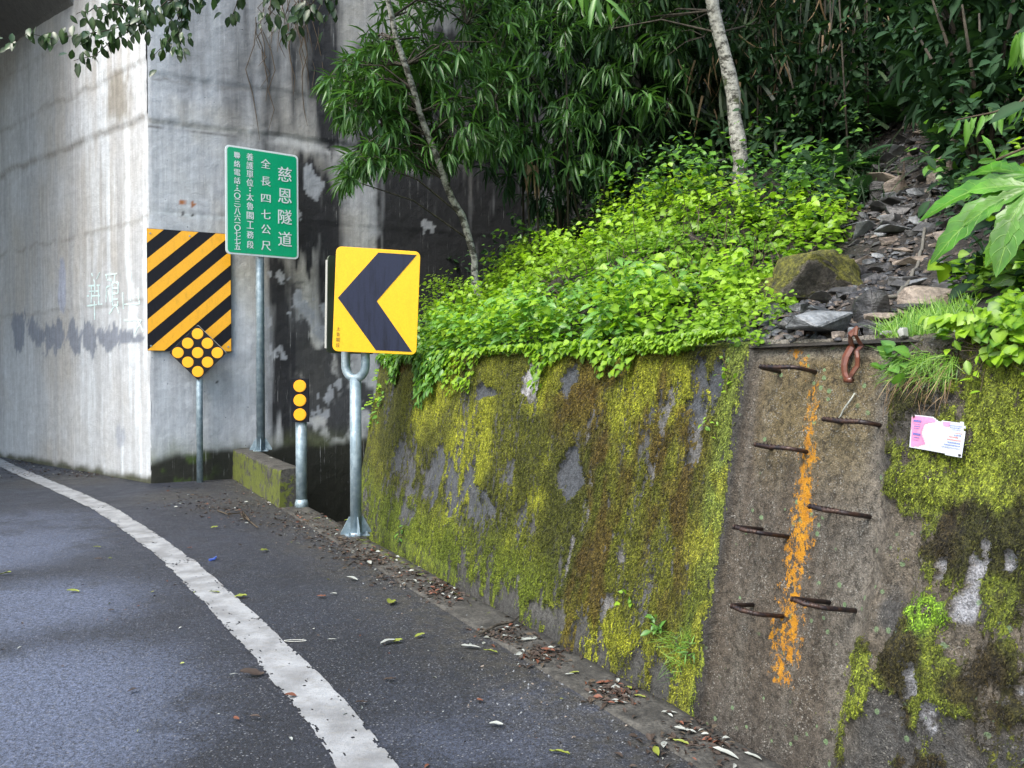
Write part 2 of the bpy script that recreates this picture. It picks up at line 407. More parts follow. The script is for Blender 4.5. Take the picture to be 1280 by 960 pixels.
gz = s.t.nodes.new('ShaderNodeNewGeometry'); sx = s.t.nodes.new('ShaderNodeSeparateXYZ'); s.t.links.new(gz.outputs['Normal'], sx.inputs[0])
mk = s.ramp(s.math('ADD', s.math('MULTIPLY', sx.outputs[2], .45), s.noise(7, 5, .7)), .34, .52)
cc = s.mix(mk, cc, s.mix(s.ramp(s.noise(22, 4, .7), .35, .65), (.035, .036, .008), (.14, .14, .02)))
M_BOULD = s.set(col=s.mix(1.0, cc, s.ramp(n2, .3, .7, .5, 1.5), 'MULTIPLY'), rough=.85, nrm=s.bump(s.math('ADD', n2, s.math('MULTIPLY', mk, .4)), 1, .02))
M_ROPE = paint_mat('grey_rope', (.12, .115, .10), .9, (.06, .06, .05), .7, 20)
M_STRAP = paint_mat('rust_brown_strap', (.125, .040, .022), .32, (.045, .04, .045), .95, 9)
M_TWIG = paint_mat('dry_twig', (.075, .056, .036), .9, (.03, .02, .015), .7, 20)
M_DEAD = paint_mat('dead_brown_leaf', (.042, .028, .020), .7, (.02, .015, .012), .7, 25)
M_RUSSET = paint_mat('russet_leaf', (.15, .055, .030), .6, (.06, .03, .02), .5, 25)
M_SILV = paint_mat('silvery_leaf_underside', (.30, .32, .30), .55, (.30, .30, .2), .5, 25)
M_YLEAF = paint_mat('yellow_green_leaf', (.17, .22, .035), .5, (.40, .24, .05), .7, 25)
M_PINK = paint_mat('pink_notice_print', (.62, .20, .36), .35, (.66, .36, .46), .4, 20)
M_PAPER = paint_mat('laminated_paper', (.43, .46, .50), .3, (.6, .62, .6), .3, 10)
M_BLUEINK = paint_mat('blue_notice_print', (.08, .14, .42), .4)
M_REDINK = paint_mat('red_notice_print', (.55, .13, .12), .4)
M_BLUE = paint_mat('blue_plastic', (.02, .06, .30), .3)

L_BRIGHT = leaf_mat('bright_vine_leaf', (.040, .13, .010), (.24, .40, .022), .42, .38)
L_MID = leaf_mat('mid_green_leaf', (.030, .105, .022), (.12, .27, .040), .38, .30)
L_TREE = leaf_mat('tree_leaf', (.010, .036, .014), (.070, .17, .036), .36, .25, spec=.4)
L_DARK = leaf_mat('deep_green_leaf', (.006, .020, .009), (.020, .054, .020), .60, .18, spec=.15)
L_HANG = leaf_mat('overhanging_leaf', (.012, .030, .014), (.045, .095, .030), .35, .2)
L_BIG = leaf_mat('large_lobed_leaf', (.060, .21, .018), (.13, .34, .028), .38, .30)
nt_ = L_BIG.node_tree
s = NT.__new__(NT); s.mat = L_BIG; s.t = nt_; s.tc = [n for n in nt_.nodes if n.type == 'TEX_COORD'][0]; s.bsdf = [n for n in nt_.nodes if n.type == 'BSDF_PRINCIPLED'][0]
av = s.math('ABSOLUTE', s.attr('vein')); al_ = s.attr('along')
mid_ = s.ramp(av, .03, .09, 1, 0)
side_ = s.math('ABSOLUTE', s.math('SINE', s.math('SUBTRACT', s.math('MULTIPLY', al_, 34.), s.math('MULTIPLY', av, 4.2))))
side_ = s.ramp(side_, .05, .22, 1, 0); vn_all = s.math('MAXIMUM', mid_, s.math('MULTIPLY', side_, .6))
blot = s.ramp(s.noise(7, 4, .6), .35, .7, .62, 1.2)
cB = s.mix(1.0, s.mix(s.attr('tint'), (.045, .17, .014), (.11, .30, .022)), blot, 'MULTIPLY')
cB = s.mix(s.math('MULTIPLY', vn_all, .55), cB, (.26, .46, .10))
cB = s.mix(s.ramp(s.noise(38, 3, .7), .70, .74, 0, .7), cB, (.16, .12, .03))
s.set(col=cB, rough=.32, nrm=s.bump(s.math('SUBTRACT', 1.0, vn_all), .5, .004))
trn = [n for n in nt_.nodes if n.type == 'BSDF_TRANSLUCENT'][0]; nt_.links.new(s.mix(1.0, cB, (1.5, 1.6, .7), 'MULTIPLY'), trn.inputs[0])
L_REED = leaf_mat('reed_blade', (.008, .025, .011), (.045, .085, .032), .45, .22, spec=.3)
L_DRY = leaf_mat('dry_blade', (.16, .10, .05), (.40, .29, .17), .7, .2, (1, .9, .7))
L_GRASS = leaf_mat('fresh_grass', (.07, .20, .02), (.24, .40, .06), .45, .35)
L_FERN = leaf_mat('fern_frond', (.008, .034, .018), (.030, .085, .032), .6, .22, spec=.2)

# ------------------------------------------------------------------ leaf clouds
def T_heart():
    V = [(0, 0, 0), (-.38, .12, .06), (-.46, .38, .10), (-.26, .72, .04), (0, 1.0, -.08), (.26, .72, .04), (.46, .38, .10), (.38, .12, .06), (0, .42, 0)]
    F = [(0, 1, 2, 8), (8, 2, 3, 4), (0, 8, 6, 7), (8, 4, 5, 6)]
    return np.array(V), F, np.array([.6, 0, 0, 0, .2, 0, 0, 0, 1])
def T_lance(wd=.17, droop=.35, fold=.05):
    V = [(0, 0, 0)]; vn_ = [1]
    for y, k in ((.28, .85), (.58, 1.0), (.82, .55)):
        z = -droop * y * y
        V += [(-wd * k * .5, y, z + fold * k), (0, y, z), (wd * k * .5, y, z + fold * k)]; vn_ += [0, 1, 0]
    V.append((0, 1, -droop)); vn_.append(.3)
    F = [(0, 2, 1), (0, 3, 2), (1, 2, 5, 4), (2, 3, 6, 5), (4, 5, 8, 7), (5, 6, 9, 8), (7, 8, 10), (8, 9, 10)]
    return np.array(V), F, np.array(vn_)
def T_blade(wd=.03, droop=.5, n=5):
    V = []; 
    for i in range(n):
        y = i / n; V += [(-wd * .5 * (1 - y * .6), y * (1 - .12 * y), -droop * y ** 2.2), (wd * .5 * (1 - y * .6), y * (1 - .12 * y), -droop * y ** 2.2)]
    V.append((0, .9, -droop))
    F = [(2 * i, 2 * i + 1, 2 * i + 3, 2 * i + 2) for i in range(n - 1)] + [(2 * n - 2, 2 * n - 1, 2 * n)]
    return np.array(V), F, np.zeros(len(V))
def T_tri():
    return np.array([(-.5, 0, 0), (.5, 0, 0), (0, 1, -.15)]), [(0, 1, 2)], np.zeros(3)
def tri_faces(F):
    o = []
    for f in F:
        for i in range(1, len(f) - 1): o.append((f[0], f[i], f[i + 1]))
    return np.array(o)
def norm(a): return a / (np.linalg.norm(a, axis=-1, keepdims=True) + 1e-9)
def cloud_data(tpl, P, D, U, S, tint=None, wscale=None):
    V, F, vein = tpl; F = tri_faces(F)
    P = np.asarray(P, float); D = norm(np.asarray(D, float)); U = np.asarray(U, float)
    X = norm(np.cross(D, U)); Z = np.cross(X, D)
    S = np.asarray(S, float).reshape(-1, 1, 1)
    ws = 1. if wscale is None else np.asarray(wscale).reshape(-1, 1, 1)
    W = P[:, None, :] + S * (ws * V[None, :, 0:1] * X[:, None, :] + V[None, :, 1:2] * D[:, None, :] + V[None, :, 2:3] * Z[:, None, :])
    n = len(P); k = len(V)
    FF = (F[None] + (np.arange(n) * k)[:, None, None]).reshape(-1, 3)
    tint = NR.rand(n) if tint is None else np.asarray(tint)
    return W.reshape(-1, 3), FF, np.repeat(tint, k), np.tile(vein, n)
def join_data(L):
    V = []; F = []; t = []; v = []; b = 0
    for a in L:
        V.append(a[0]); F.append(a[1] + b); t.append(a[2]); v.append(a[3]); b += len(a[0])
    return np.concatenate(V), np.concatenate(F), np.concatenate(t), np.concatenate(v)
def leafobj(name, data, mt, parent=None, world=True, smooth=True):
    return meshobj(name, data[0], data[1], mt, parent, smooth, {'tint': data[2], 'vein': data[3]}, world=world)
LANCE = T_lance(); LANCE2 = T_lance(.24, .25, .07); HEART = T_heart(); OVAL = T_lance(.48, .22, .09)
def rosettes(C, A, k, size, tpl=LANCE, spread=1.0, droop=.35, jit=.25, tint0=None):
    """whorls of k leaves about twig tips C pointing along A"""
    C = np.asarray(C, float); A = norm(np.asarray(A, float)); n = len(C)
    r = np.where(np.abs(A[:, 2:3]) < .9, np.array([[0, 0, 1.]]), np.array([[1., 0, 0]]))
    X = norm(np.cross(A, r)); Y = np.cross(A, X)
    th = (np.arange(k)[None] / k * 2 * np.pi * 1.618 + NR.rand(n, 1) * 6.28 + NR.randn(n, k) * .3)
    rad = X[:, None] * np.cos(th)[..., None] + Y[:, None] * np.sin(th)[..., None]
    D = A[:, None] * (.25 + .5 * NR.rand(n, k, 1)) + rad * spread + np.array([0, 0, -1]) * droop + NR.randn(n, k, 3) * jit
    P = C[:, None] - A[:, None] * (NR.rand(n, k, 1) * size * .4)
    S = size * (.6 + .6 * NR.rand(n, k))
    U = np.array([0, 0, 1.]) + rad * .3 + NR.randn(n, k, 3) * .3
    t = (NR.rand(n, 1) if tint0 is None else np.asarray(tint0).reshape(-1, 1)) * .75 + NR.rand(n, k) * .25
    return cloud_data(tpl, P.reshape(-1, 3), D.reshape(-1, 3), U.reshape(-1, 3), S.ravel(), t.ravel())

# ================================================================== LARGE STRUCTURE
# ---- road sheet (finely divided near the camera so that dirt and the painted sky sheen can be carried as attributes)
def nonuni(a, b, lo, hi, fine, coarse):
    x = [a]; 
    while x[-1] < b:
        st_ = fine if lo <= x[-1] <= hi else coarse
        x.append(min(b, x[-1] + st_))
    return np.array(x)
tt = nonuni(-45, 45, -8, 9, .07, 1.5); oo = nonuni(-45, -.28, -7, 0, .07, 1.5)
T_, O_ = np.meshgrid(tt, oo, indexing='ij')
RX = R0[0] + KD[0] * T_ + KN[0] * O_; RY = R0[1] + KD[1] * T_ + KN[1] * O_
RZ = (fbm(RX * .8, RY * .8, 31, 3) - .5) * .02 * ss(-.28, -.8, O_) * (np.abs(T_) < 12) - .0
linep = []
dry = np.zeros_like(RX); dirt = np.zeros_like(RX)  # first mask: where sky brightness is painted onto the road
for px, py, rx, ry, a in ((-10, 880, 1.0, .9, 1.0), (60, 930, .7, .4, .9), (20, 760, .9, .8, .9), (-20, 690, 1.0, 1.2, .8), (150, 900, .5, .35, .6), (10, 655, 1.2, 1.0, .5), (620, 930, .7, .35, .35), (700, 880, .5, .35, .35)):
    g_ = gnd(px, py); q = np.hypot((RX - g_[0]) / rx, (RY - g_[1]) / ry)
    dry = np.maximum(dry, a * (1 - ss(.35, 1.3, q)))  # patches of painted sky sheen
dirt = ss(-1.0, -.28, O_) * (.55 + .45 * fbm(T_ * 1.5, O_ * 2, 8)) 
for px, py, rr in ((330, 625, 1.3), (230, 620, .9), (420, 680, .7), (90, 600, 1.2)):
    g_ = gnd(px, py); dirt = np.maximum(dirt, (1 - ss(.2, 1, np.hypot(RX - g_[0], RY - g_[1]) / rr)) * .8)
road = meshobj('road', np.stack([RX, RY, RZ], -1).reshape(-1, 3), grid_faces(len(tt), len(oo))[:, ::-1].copy(), M_ASPH, None, True, {'dry': dry, 'dirt': dirt})  # 'dry' carries the painted sky sheen
tag(road, kind='structure')
# ---- edge line: a sheet of worn paint 4 mm proud
Lp = [(0, 585), (50, 607), (100, 627), (150, 660), (212, 705), (247, 742), (262, 760), (322, 820), (360, 867), (407, 917), (435, 960), (456, 1010)]
Rp = [(15, 581), (62, 600), (120, 624), (155, 640), (207, 675), (246, 708), (307, 760), (362, 812), (425, 870), (462, 915), (495, 960), (515, 1010)]
def poly_len(P): return np.concatenate([[0], np.cumsum(np.linalg.norm(np.diff(P, axis=0), axis=1))])
def resample(P, n):
    L = poly_len(P); x = np.linspace(0, L[-1], n); return np.stack([np.interp(x, L, P[:, i]) for i in range(P.shape[1])], 1)
LW = np.array([gnd(*p)[:2] for p in Lp]); RW = np.array([gnd(*p)[:2] for p in Rp])
cen = (resample(LW, 60) + resample(RW, 60)) / 2
cen = np.concatenate([[cen[0] + (cen[0] - cen[6]) * 2 + np.array([.0, .12])], cen, [cen[-1] + (cen[-1] - cen[-8]) * 4]])
cen = resample(cen, 90)
for _ in range(8): cen[1:-1] = (cen[:-2] + 2 * cen[1:-1] + cen[2:]) / 4
NLn = 1500
cen = resample(cen, NLn)
tg = np.gradient(cen, axis=0); tg /= np.linalg.norm(tg, axis=1, keepdims=True); nn_ = np.stack([-tg[:, 1], tg[:, 0]], 1)
half = .105
i_ = np.arange(NLn) * .47
e1 = half + (fbm(i_ / 7., i_ * 0, 2, 5) - .5) * .040; e2 = half + (fbm(i_ / 7., i_ * 0 + 40, 6, 5) - .5) * .030
V = []; cr = [95, 170, 262, 340, 371, 430, 505, 590]
keep = []
nc = 31
for i in range(NLn):
    for j in range(nc):
        f = j / (nc - 1); o_ = -e1[i] + (e1[i] + e2[i]) * f
        x, y = cen[i] + nn_[i] * o_
        V.append((x, y, .0))
V = np.array(V)
V[:, 2] = (fbm(V[:, 0] * .8, V[:, 1] * .8, 31, 3) - .5) * .02 + .006
F = grid_faces(NLn, nc)
fi = F[:, 0] // nc; fj = F[:, 0] % nc
gap = np.zeros(len(F), bool)
for c_ in cr:
    sh = (fbm(fj * .25 + c_, fj * 0, 9, 4) * 14).astype(int)
    gap |= (np.abs(fi - int(c_ * 2.1) - sh) < 1 + (fbm(fj * .3, fi * 0 + c_, 12) > .55)) & (fbm(fj * .2, fi * 0 + c_, 13) > .36)
ed_ = np.minimum(fj, nc - 2 - fj)
gap |= (ed_ < 3) & (fbm(fi * .35, fj * .6, 14, 3) > .60 + .05 * ed_)
gap |= fbm(fi * .30, fj * .45, 15, 4) > .80
edge_line = meshobj('edge_line', V, F[~gap], M_PAINT, road, True)
edge_line['label'] = 'worn white edge line with cracks and ragged edges'

# ---- kerb strip and ditch
tk = np.arange(-3.0, 12, .06); ok = np.linspace(-.28, 0.0, 7)
Tk, Ok = np.meshgrid(tk, ok, indexing='ij')
zk = .008 + (fbm(Tk * 3, Ok * 9, 4) - .5) * .012
edge = (fbm(Tk * 5, Tk * 0, 41, 3) - .5) * .03 * (Ok > -.01)
KX = R0[0] + KD[0] * Tk + KN[0] * (Ok + edge); KY = R0[1] + KD[1] * Tk + KN[1] * (Ok + edge)
top = np.stack([KX, KY, zk], -1)
low = top[:, -1:, :].copy(); low[..., 2] = -.8
mid = top[:, -1:, :].copy(); mid[..., 2] = -.02; mid += np.append(KN[:2], 0) * .006
inn = top[:, :1, :].copy(); inn[..., 2] = -.1
KV = np.concatenate([inn, top, mid, low], 1); nk = KV.shape[1]
mossk = .25 + .35 * (np.concatenate([Ok[:, :1], Ok, Ok[:, -1:], Ok[:, -1:]], 1) > -.12) * fbm(np.concatenate([Tk[:, :1], Tk, Tk[:, -1:], Tk[:, -1:]], 1) * 1.4, KV[..., 0] * 1.4, 6)
mossk[:, -2:] = .62
mossk *= ss(5.5, 3.2, KV[..., 0] * 0 + np.concatenate([Tk[:, :1], Tk, Tk[:, -1:], Tk[:, -1:]], 1)) * .65 + .35
kerb = meshobj('kerb', KV.reshape(-1, 3), grid_faces(len(tk), nk)[:, ::-1].copy(), M_KERB, None, True, {'moss': mossk})
tag(kerb, kind='structure')
gv = []
for t in (-8, 12): 
    for o_ in (-.2, 8): gv.append(kerb_pt(t, o_, -.72))
dg = meshobj('ditch_floor', gv, [(0, 1, 3, 2)], M_SOIL); tag(dg, kind='structure')

# ---- low mossy parapet on the kerb line
tp = np.linspace(-2.85, -.12, 60)
def parapet():
    prof = [(-.285, -.02), (-.283, .1), (-.280, .2), (-.278, .3), (-.275, .385), (-.262, .41), (-.2, .418), (-.12, .42), (-.05, .416), (-.02, .40), (-.01, .3), (-.005, .1), (0, -.78)]
    V = []; m = []
    for t in tp:
        for o_, z in prof:
            j = (vn(t * 7, z * 9 + o_ * 20, 5) - .5) * .014
            P_ = kerb_pt(t, o_ + j, z + j * .5 + .01); V.append(P_)
            m.append((.66 if o_ < -.27 else .26) + .5 * (vn(t * 5, z * 9, 2) - .5) - (.25 if (z < .38 and o_ > -.03) else 0))
    n = len(prof); F = [tuple(f) for f in grid_faces(len(tp), n)[:, ::-1]]
    F.append(tuple((len(tp) - 1) * n + i for i in range(n)))
    F.append(tuple(i for i in range(n))[::-1])
    o = meshobj('parapet', V, F, M_KERB, None, False, {'moss': m})
    return tag(o, 'low concrete parapet with a moss covered side, standing between road edge and dark ditch', 'parapet')
parapet()

# ---- abutment and tunnel mouth
def blob(U, Z, c, ru, rz, seed=0, soft=.35, amp=.5):
    r_ = math.sqrt(ru * rz)
    q = np.hypot((U - c[0]) / ru, (Z - c[1]) / rz) + (fbm(U * 1.5 / r_, Z * .9 / r_, seed, 5) - .5) * amp * 3.2 + (fbm(U * 22, Z * 5, seed + 50, 3) - .5) * amp * 1.1
    return 1 - ss(1 - soft, 1 + soft * .4, q)
portal = empty('tunnel_portal', (AC[0], AC[1], 0), 'tall streaked grey concrete tunnel portal wall with a sharp corner behind the road signs', 'tunnel portal')
def abut_face(name, o, u, nrm, umax, zmin, zmax, painter, step=.03):
    uu = np.arange(0, umax + step, step); zz = np.arange(zmin, zmax + step, step)
    U, Z = np.meshgrid(uu, zz, indexing='ij')
    c, dsp = painter(U, Z)
    edge_ = ss(0, .05, U)
    P_ = o[None, None] + U[..., None] * u + dsp[..., None] * nrm
    P_[..., 2] = Z
    ch = (1 - ss(0, .035, U)) * (.012 + .03 * np.maximum(0, fbm(Z * 6, U * 0, 77, 4) - .55))
    P_ -= nrm * ch[..., None]
    F = grid_faces(len(uu), len(zz))
    return P_, F, c
def paint_right(U, Z):
    n = lambda a, b, s_, o_=4: fbm(U * a, Z * b, s_, o_)
    base = np.ones(U.shape + (3,)) * np.array([.39, .425, .47])
    base = mixc(base, (.42, .41, .36), ss(.45, .7, n(.9, .7, 1)) * .7)
    base = mixc(base, (.24, .25, .27), ss(.42, .75, n(5, .5, 2)) * .45)
    base = mixc(base, (.20, .20, .20), (ss(3.7, 4.9, Z) * ss(.9, 1.5, U + (n(2, .6, 3) - .5))) * .5)
    # dark run-off streaks
    S = np.zeros(U.shape)
    def streak(px, py0, py1, wpx, a, seed):
        nonlocal S
        u0, z1 = ar_uz(px, py0); _, z0 = ar_uz(px, py1); ww = wpx * .0125
        wob = (fbm(Z * 1.2, U * 0 + seed, seed, 3) - .5) * .25
        g_ = np.exp(-((U - u0 + wob) / ww) ** 2) * ss(z0 - .35, z0 + .35, Z + (n(9, 1, seed + 1) - .5) * 1.6) * ss(z1 + .3, z1 - .3, Z + (n(6, 1, seed + 2) - .5) * .8)
        S = np.maximum(S, a * g_ * (.55 + .9 * n(14, 1.2, seed + 3)))
    streak(408, -30, 190, 17, 1.0, 21); streak(372, 30, 180, 9, .45, 22); streak(340, 60, 200, 12, .45, 23); streak(300, -10, 150, 26, .28, 24)
    streak(388, 205, 330, 21, 1.1, 25); streak(415, 225, 420, 16, .9, 26); streak(512, 190, 420, 36, 1.15, 27); streak(560, 40, 400, 30, .9, 28)
    streak(455, 60, 190, 20, .5, 29); streak(620, 0, 400, 60, .8, 30); streak(352, 330, 560, 16, .7, 32)
    streak(250, -20, 120, 30, .2, 33); streak(740, -50, 300, 60, .5, 34)
    S = np.clip(S * 1.9 * (.35 + 1.25 * n(16, .9, 57)), 0, 1)
    # mottled black growth low down
    u0, z0 = ar_uz(395, 420)
    mot = ss(.36, .50, n(3.6, 2.6, 51, 5) + .06 * (n(20, 6, 52) - .5)) * ss(u0 - .85, u0 - .45, U) * ss(3.6, 2.6, Z) 
    S = np.maximum(S, mot * .92)
    u1, z1 = ar_uz(470, 380); S = np.maximum(S * 1.0, 0) * (1 - .55 * blob(U, Z, ar_uz(452, 270), .32, .9, 4))
    base = mixc(base, (.016, .018, .022), np.clip(S, 0, 1))
    # pale patches left by spalled render
    for i, (px, py, ru, rz) in enumerate(((382, 386, .22, .2), (404, 414, .10, .09), (388, 225, .16, .17), (410, 496, .09, .10), (398, 517, .13, .07), (350, 346, .12, .10), (533, 283, .10, .09), (345, 440, .10, .12), (335, 395, .09, .14), (372, 268, .06, .06), (422, 480, .05, .07), (448, 590, .5, .13), (356, 300, .09, .07))):
        base = mixc(base, (.27, .295, .33), blob(U, Z, ar_uz(px, py), ru, rz, 60 + i, .12, .9))
    # pale horizontal day joints
    for (xa, ya, xb, yb, wd_, cc, a) in ((183, 150, 310, 167, .035, (.46, .46, .44), .7), (310, 167, 520, 212, .07, (.50, .52, .54), .8), (187, 97, 313, 115, .02, (.14, .14, .14), .7), (183, 264, 300, 276, .02, (.50, .56, .60), .7), (183, 157, 310, 172, .015, (.10, .10, .10), .8)):
        ua, za = ar_uz(xa, ya); ub, zb = ar_uz(xb, yb)
        zl = za + (zb - za) * (U - ua) / (ub - ua) + (n(4, .1, 70) - .5) * .09
        base = mixc(base, cc, a * np.exp(-((Z - zl) / wd_) ** 2) * ss(ua - .05, ua + .02, U) * ss(ub + .15, ub - .1, U) * ss(.3, .5, n(5, 5, 71)))
    # rust marks of old bolts
    for px, py in ((227, 253), (241, 256)): base = mixc(base, (.30, .12, .05), blob(U, Z, ar_uz(px, py), .04, .035, 5, .2))
    for px, py in ((228, 267), (240, 269), (271, 477)): base = mixc(base, (.02, .02, .02), blob(U, Z, ar_uz(px, py), .018, .018, 5, .2, .1))
    # green and black damp foot
    damp = ss(.75, .15, Z + (n(3, 2, 81) - .5) * .5)
    base = mixc(base, (.10, .12, .045), damp * .7)
    foot = ss(.40, .26, Z + (n(4, 2, 83) - .5) * .22 - .12 * ss(.2, 1, U))
    base = mixc(base, (.014, .016, .012), foot)
    base = mixc(base, (.035, .06, .012), foot * ss(.5, .62, n(6, 6, 84)) * ss(1.0, .5, U))
    pit = ss(1.75, 2.1, U) * ss(.18, .02, Z + (n(3, 3, 86) - .5) * .3)
    base = mixc(base, (.010, .012, .008), pit)
    dsp = (n(2, 2, 91) - .5) * .03 + (n(11, 11, 92) - .5) * .008
    for zl, a in ((4.87, .02), (5.50, .012), (3.68, .008)):
        z_ = zl + (n(3, .1, 70) - .5) * .06; dsp = dsp + a * ss(z_ - .02, z_ + .02, Z)
    return base, dsp
def paint_left(U, Z):
    n = lambda a, b, s_, o_=4: fbm(U * a, Z * b, s_, o_)
    base = np.ones(U.shape + (3,)) * np.array([.52, .545, .575])
    base = mixc(base, (.43, .41, .38), ss(.35, .7, n(.7, .6, 1)) * .8)
    base = mixc(base, (.38, .395, .42), ss(.45, .7, n(6, .4, 2)) * .5)
    base = mixc(base, (.72, .78, .84), ss(.48, .68, n(9, .5, 3)) * ss(2.8, .2, U) * .85)  # paler towards the corner: daylight on that end put into the colour
    bd = np.floor(U / .21); base = base * (1 + (_h(bd, bd * 0, 4) - .5)[..., None] * .05)
    base = mixc(base, (.25, .25, .25), .18 * np.exp(-((U / .21 - np.round(U / .21)) / .05) ** 2) * ss(.45, .6, n(.6, .9, 5)))
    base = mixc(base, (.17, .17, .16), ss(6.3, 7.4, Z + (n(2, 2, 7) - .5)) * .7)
    for zl, a, wd_ in ((4.92, .55, .05), (5.65, .4, .03), (3.55, .5, .03), (2.47, .45, .02), (6.5, .3, .03)):
        z_ = zl + (n(2.2, .1, int(zl * 10)) - .5) * .22
        base = mixc(base, (.22, .205, .18), a * np.exp(-((Z - z_) / wd_) ** 2) * ss(.25, .5, n(3, 3, 12)))
    base = mixc(base, (.24, .22, .18), .8 * blob(U, Z, al_uz(150, 120), .35, .42, 15, .6) * ss(4.9, 5.0, Z))
    Z0 = lambda x, y: al_uz(x / 6, 300 + y / 6)
    g_ = np.zeros(U.shape)
    for i, (x, y, rx, ry) in enumerate(((150, 680, 48, 150), (265, 690, 66, 120), (405, 725, 68, 140), (545, 720, 64, 120), (670, 750, 62, 135), (830, 720, 78, 90), (920, 730, 60, 60), (1010, 742, 80, 26))):
        u0, z0 = Z0(x, y); ua, _ = Z0(x - rx, y); _, za = Z0(x, y - ry)
        g_ = np.maximum(g_, blob(U, Z, (u0, z0), abs(ua - u0), abs(za - z0), 60 + i, .2, .65))
    base = mixc(base, (.20, .225, .28), g_ * .9)
    base = mixc(base, (.36, .40, .52), .75 * blob(U, Z, Z0(470, 360), .16, .42, 72, .2, .3))
    base = mixc(base, (.30, .33, .40), .6 * blob(U, Z, al_uz(150, 545), .14, .16, 75, .2, .3))
    base = mixc(base, (.07, .075, .05), ss(.14, .02, Z + (n(4, 4, 30) - .5) * .15))
    for zl, a in ((4.92, .02), (5.65, .012), (3.55, .01)): pass
    dsp = (n(1.5, 1.5, 91) - .5) * .03 + (n(11, 11, 92) - .5) * .006
    for zl, a in ((4.92, .02), (5.65, .012), (2.47, .006)):
        z_ = zl + (n(2.2, .1, int(zl * 10)) - .5) * .05; dsp = dsp + a * ss(z_ - .02, z_ + .02, Z)
    return base, dsp
Pr, Fr, Cr = abut_face('r', AC, AR, ARN, 9.0, -.8, 9.0, paint_right)
meshobj('side_wall', Pr.reshape(-1, 3), Fr, M_ABUT, portal, True, cols={'col': Cr})
Pl, Fl, Cl = abut_face('l', AC, AL, ALN, 12.0, -.2, 9.0, paint_left, .04)
meshobj('inner_wall', Pl.reshape(-1, 3), Fl[:, ::-1].copy(), M_ABUT, portal, True, cols={'col': Cl})
m = MB()   # body of the abutment behind the two faces, tunnel ceiling and far side wall
e1_ = AC + AR * 9; e2_ = AC + AL * 12; z9 = np.array([0, 0, 9.0]); bk = AC + AR * 9 + AL * 12
core = MB(); ins = (AR + AL); ins /= np.linalg.norm(ins)
cpts = [AC + ins * .06, e1_ - ARN * .05, bk, e2_ - ALN * .05]
V = [p + np.array([0, 0, -.85]) for p in cpts] + [p + np.array([0, 0, 8.98]) for p in cpts]
core.add(V, [(3, 2, 1, 0), (4, 5, 6, 7), (0, 1, 5, 4), (1, 2, 6, 5), (2, 3, 7, 6), (3, 0, 4, 7)])
def flatcol(o, c):
    me = o.data; a = me.attributes.new('col', 'FLOAT_COLOR', 'POINT'); n = len(me.vertices)
    a.data.foreach_set('color', np.tile(np.array(list(c) + [1.], dtype=np.float32), n)); return o
flatcol(core.build('wall_core', M_ABUT, portal), (.3, .31, .32))
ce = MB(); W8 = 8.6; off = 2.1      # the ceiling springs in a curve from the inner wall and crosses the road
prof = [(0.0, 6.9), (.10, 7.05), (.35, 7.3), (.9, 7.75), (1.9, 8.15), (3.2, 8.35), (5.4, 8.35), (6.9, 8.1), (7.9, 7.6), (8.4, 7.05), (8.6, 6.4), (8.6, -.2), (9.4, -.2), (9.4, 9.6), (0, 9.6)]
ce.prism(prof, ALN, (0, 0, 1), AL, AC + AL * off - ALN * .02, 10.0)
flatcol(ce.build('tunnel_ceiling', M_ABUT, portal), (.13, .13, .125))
# chalk strokes on the inner wall
STR = [[(690, 250), (712, 320)], [(750, 245), (715, 320)], [(668, 345), (752, 338)], [(712, 320), (712, 600)], [(690, 345), (688, 500)], [(738, 340), (745, 490)], [(655, 495), (770, 480)], [(660, 420), (752, 418)], [(672, 385), (745, 382)],
       [(793, 262), (895, 250)], [(800, 262), (798, 470)], [(805, 300), (838, 296)], [(838, 296), (832, 345)], [(805, 350), (832, 345)], [(812, 380), (835, 470)], [(865, 250), (858, 318)], [(845, 320), (890, 318), (886, 488), (846, 492), (845, 320)], [(848, 362), (886, 360)], [(848, 402), (886, 400)], [(848, 445), (886, 442)], [(852, 505), (818, 555)], [(875, 500), (892, 550)],
       [(985, 240), (983, 460)], [(922, 395), (925, 520)], [(930, 482), (1048, 478)], [(1040, 360), (1048, 480)], [(932, 602), (1062, 600), (1040, 650), (1012, 702)], [(1010, 560), (1060, 650), (1075, 690)]]
m = MB()
for st_ in STR:
    P_ = []
    for (x, y) in st_:
        u, z = al_uz(x / 6, 300 + y / 6); P_.append(AC + AL * u + np.array([0, 0, z]) + ALN * .016)
    for a, b in zip(P_[:-1], P_[1:]):
        dd = b - a; L = np.linalg.norm(dd); dd = dd / L; sd = np.cross(dd, ALN); wv = .013 + .005 * R.random()
        nS = max(2, int(L / .05)); prev_ = None
        for q in range(nS):
            if R.random() < .12: continue
            p0 = a + dd * L * q / nS; p1 = a + dd * L * (q + .9) / nS
            pm_ = (p0 + p1) / 2; um_ = np.dot(pm_ - AC, AL); pm_ = pm_ + ALN * (-.016 + .003 + float(paint_left(np.array([[um_]]), np.array([[pm_[2]]]))[1][0, 0])); m.box(pm_, dd * L * .48 / nS, sd * wv * R.uniform(.5, 1.1), ALN * .002)
m.build('chalk_writing', M_CHALK, portal)['kind'] = 'stuff'

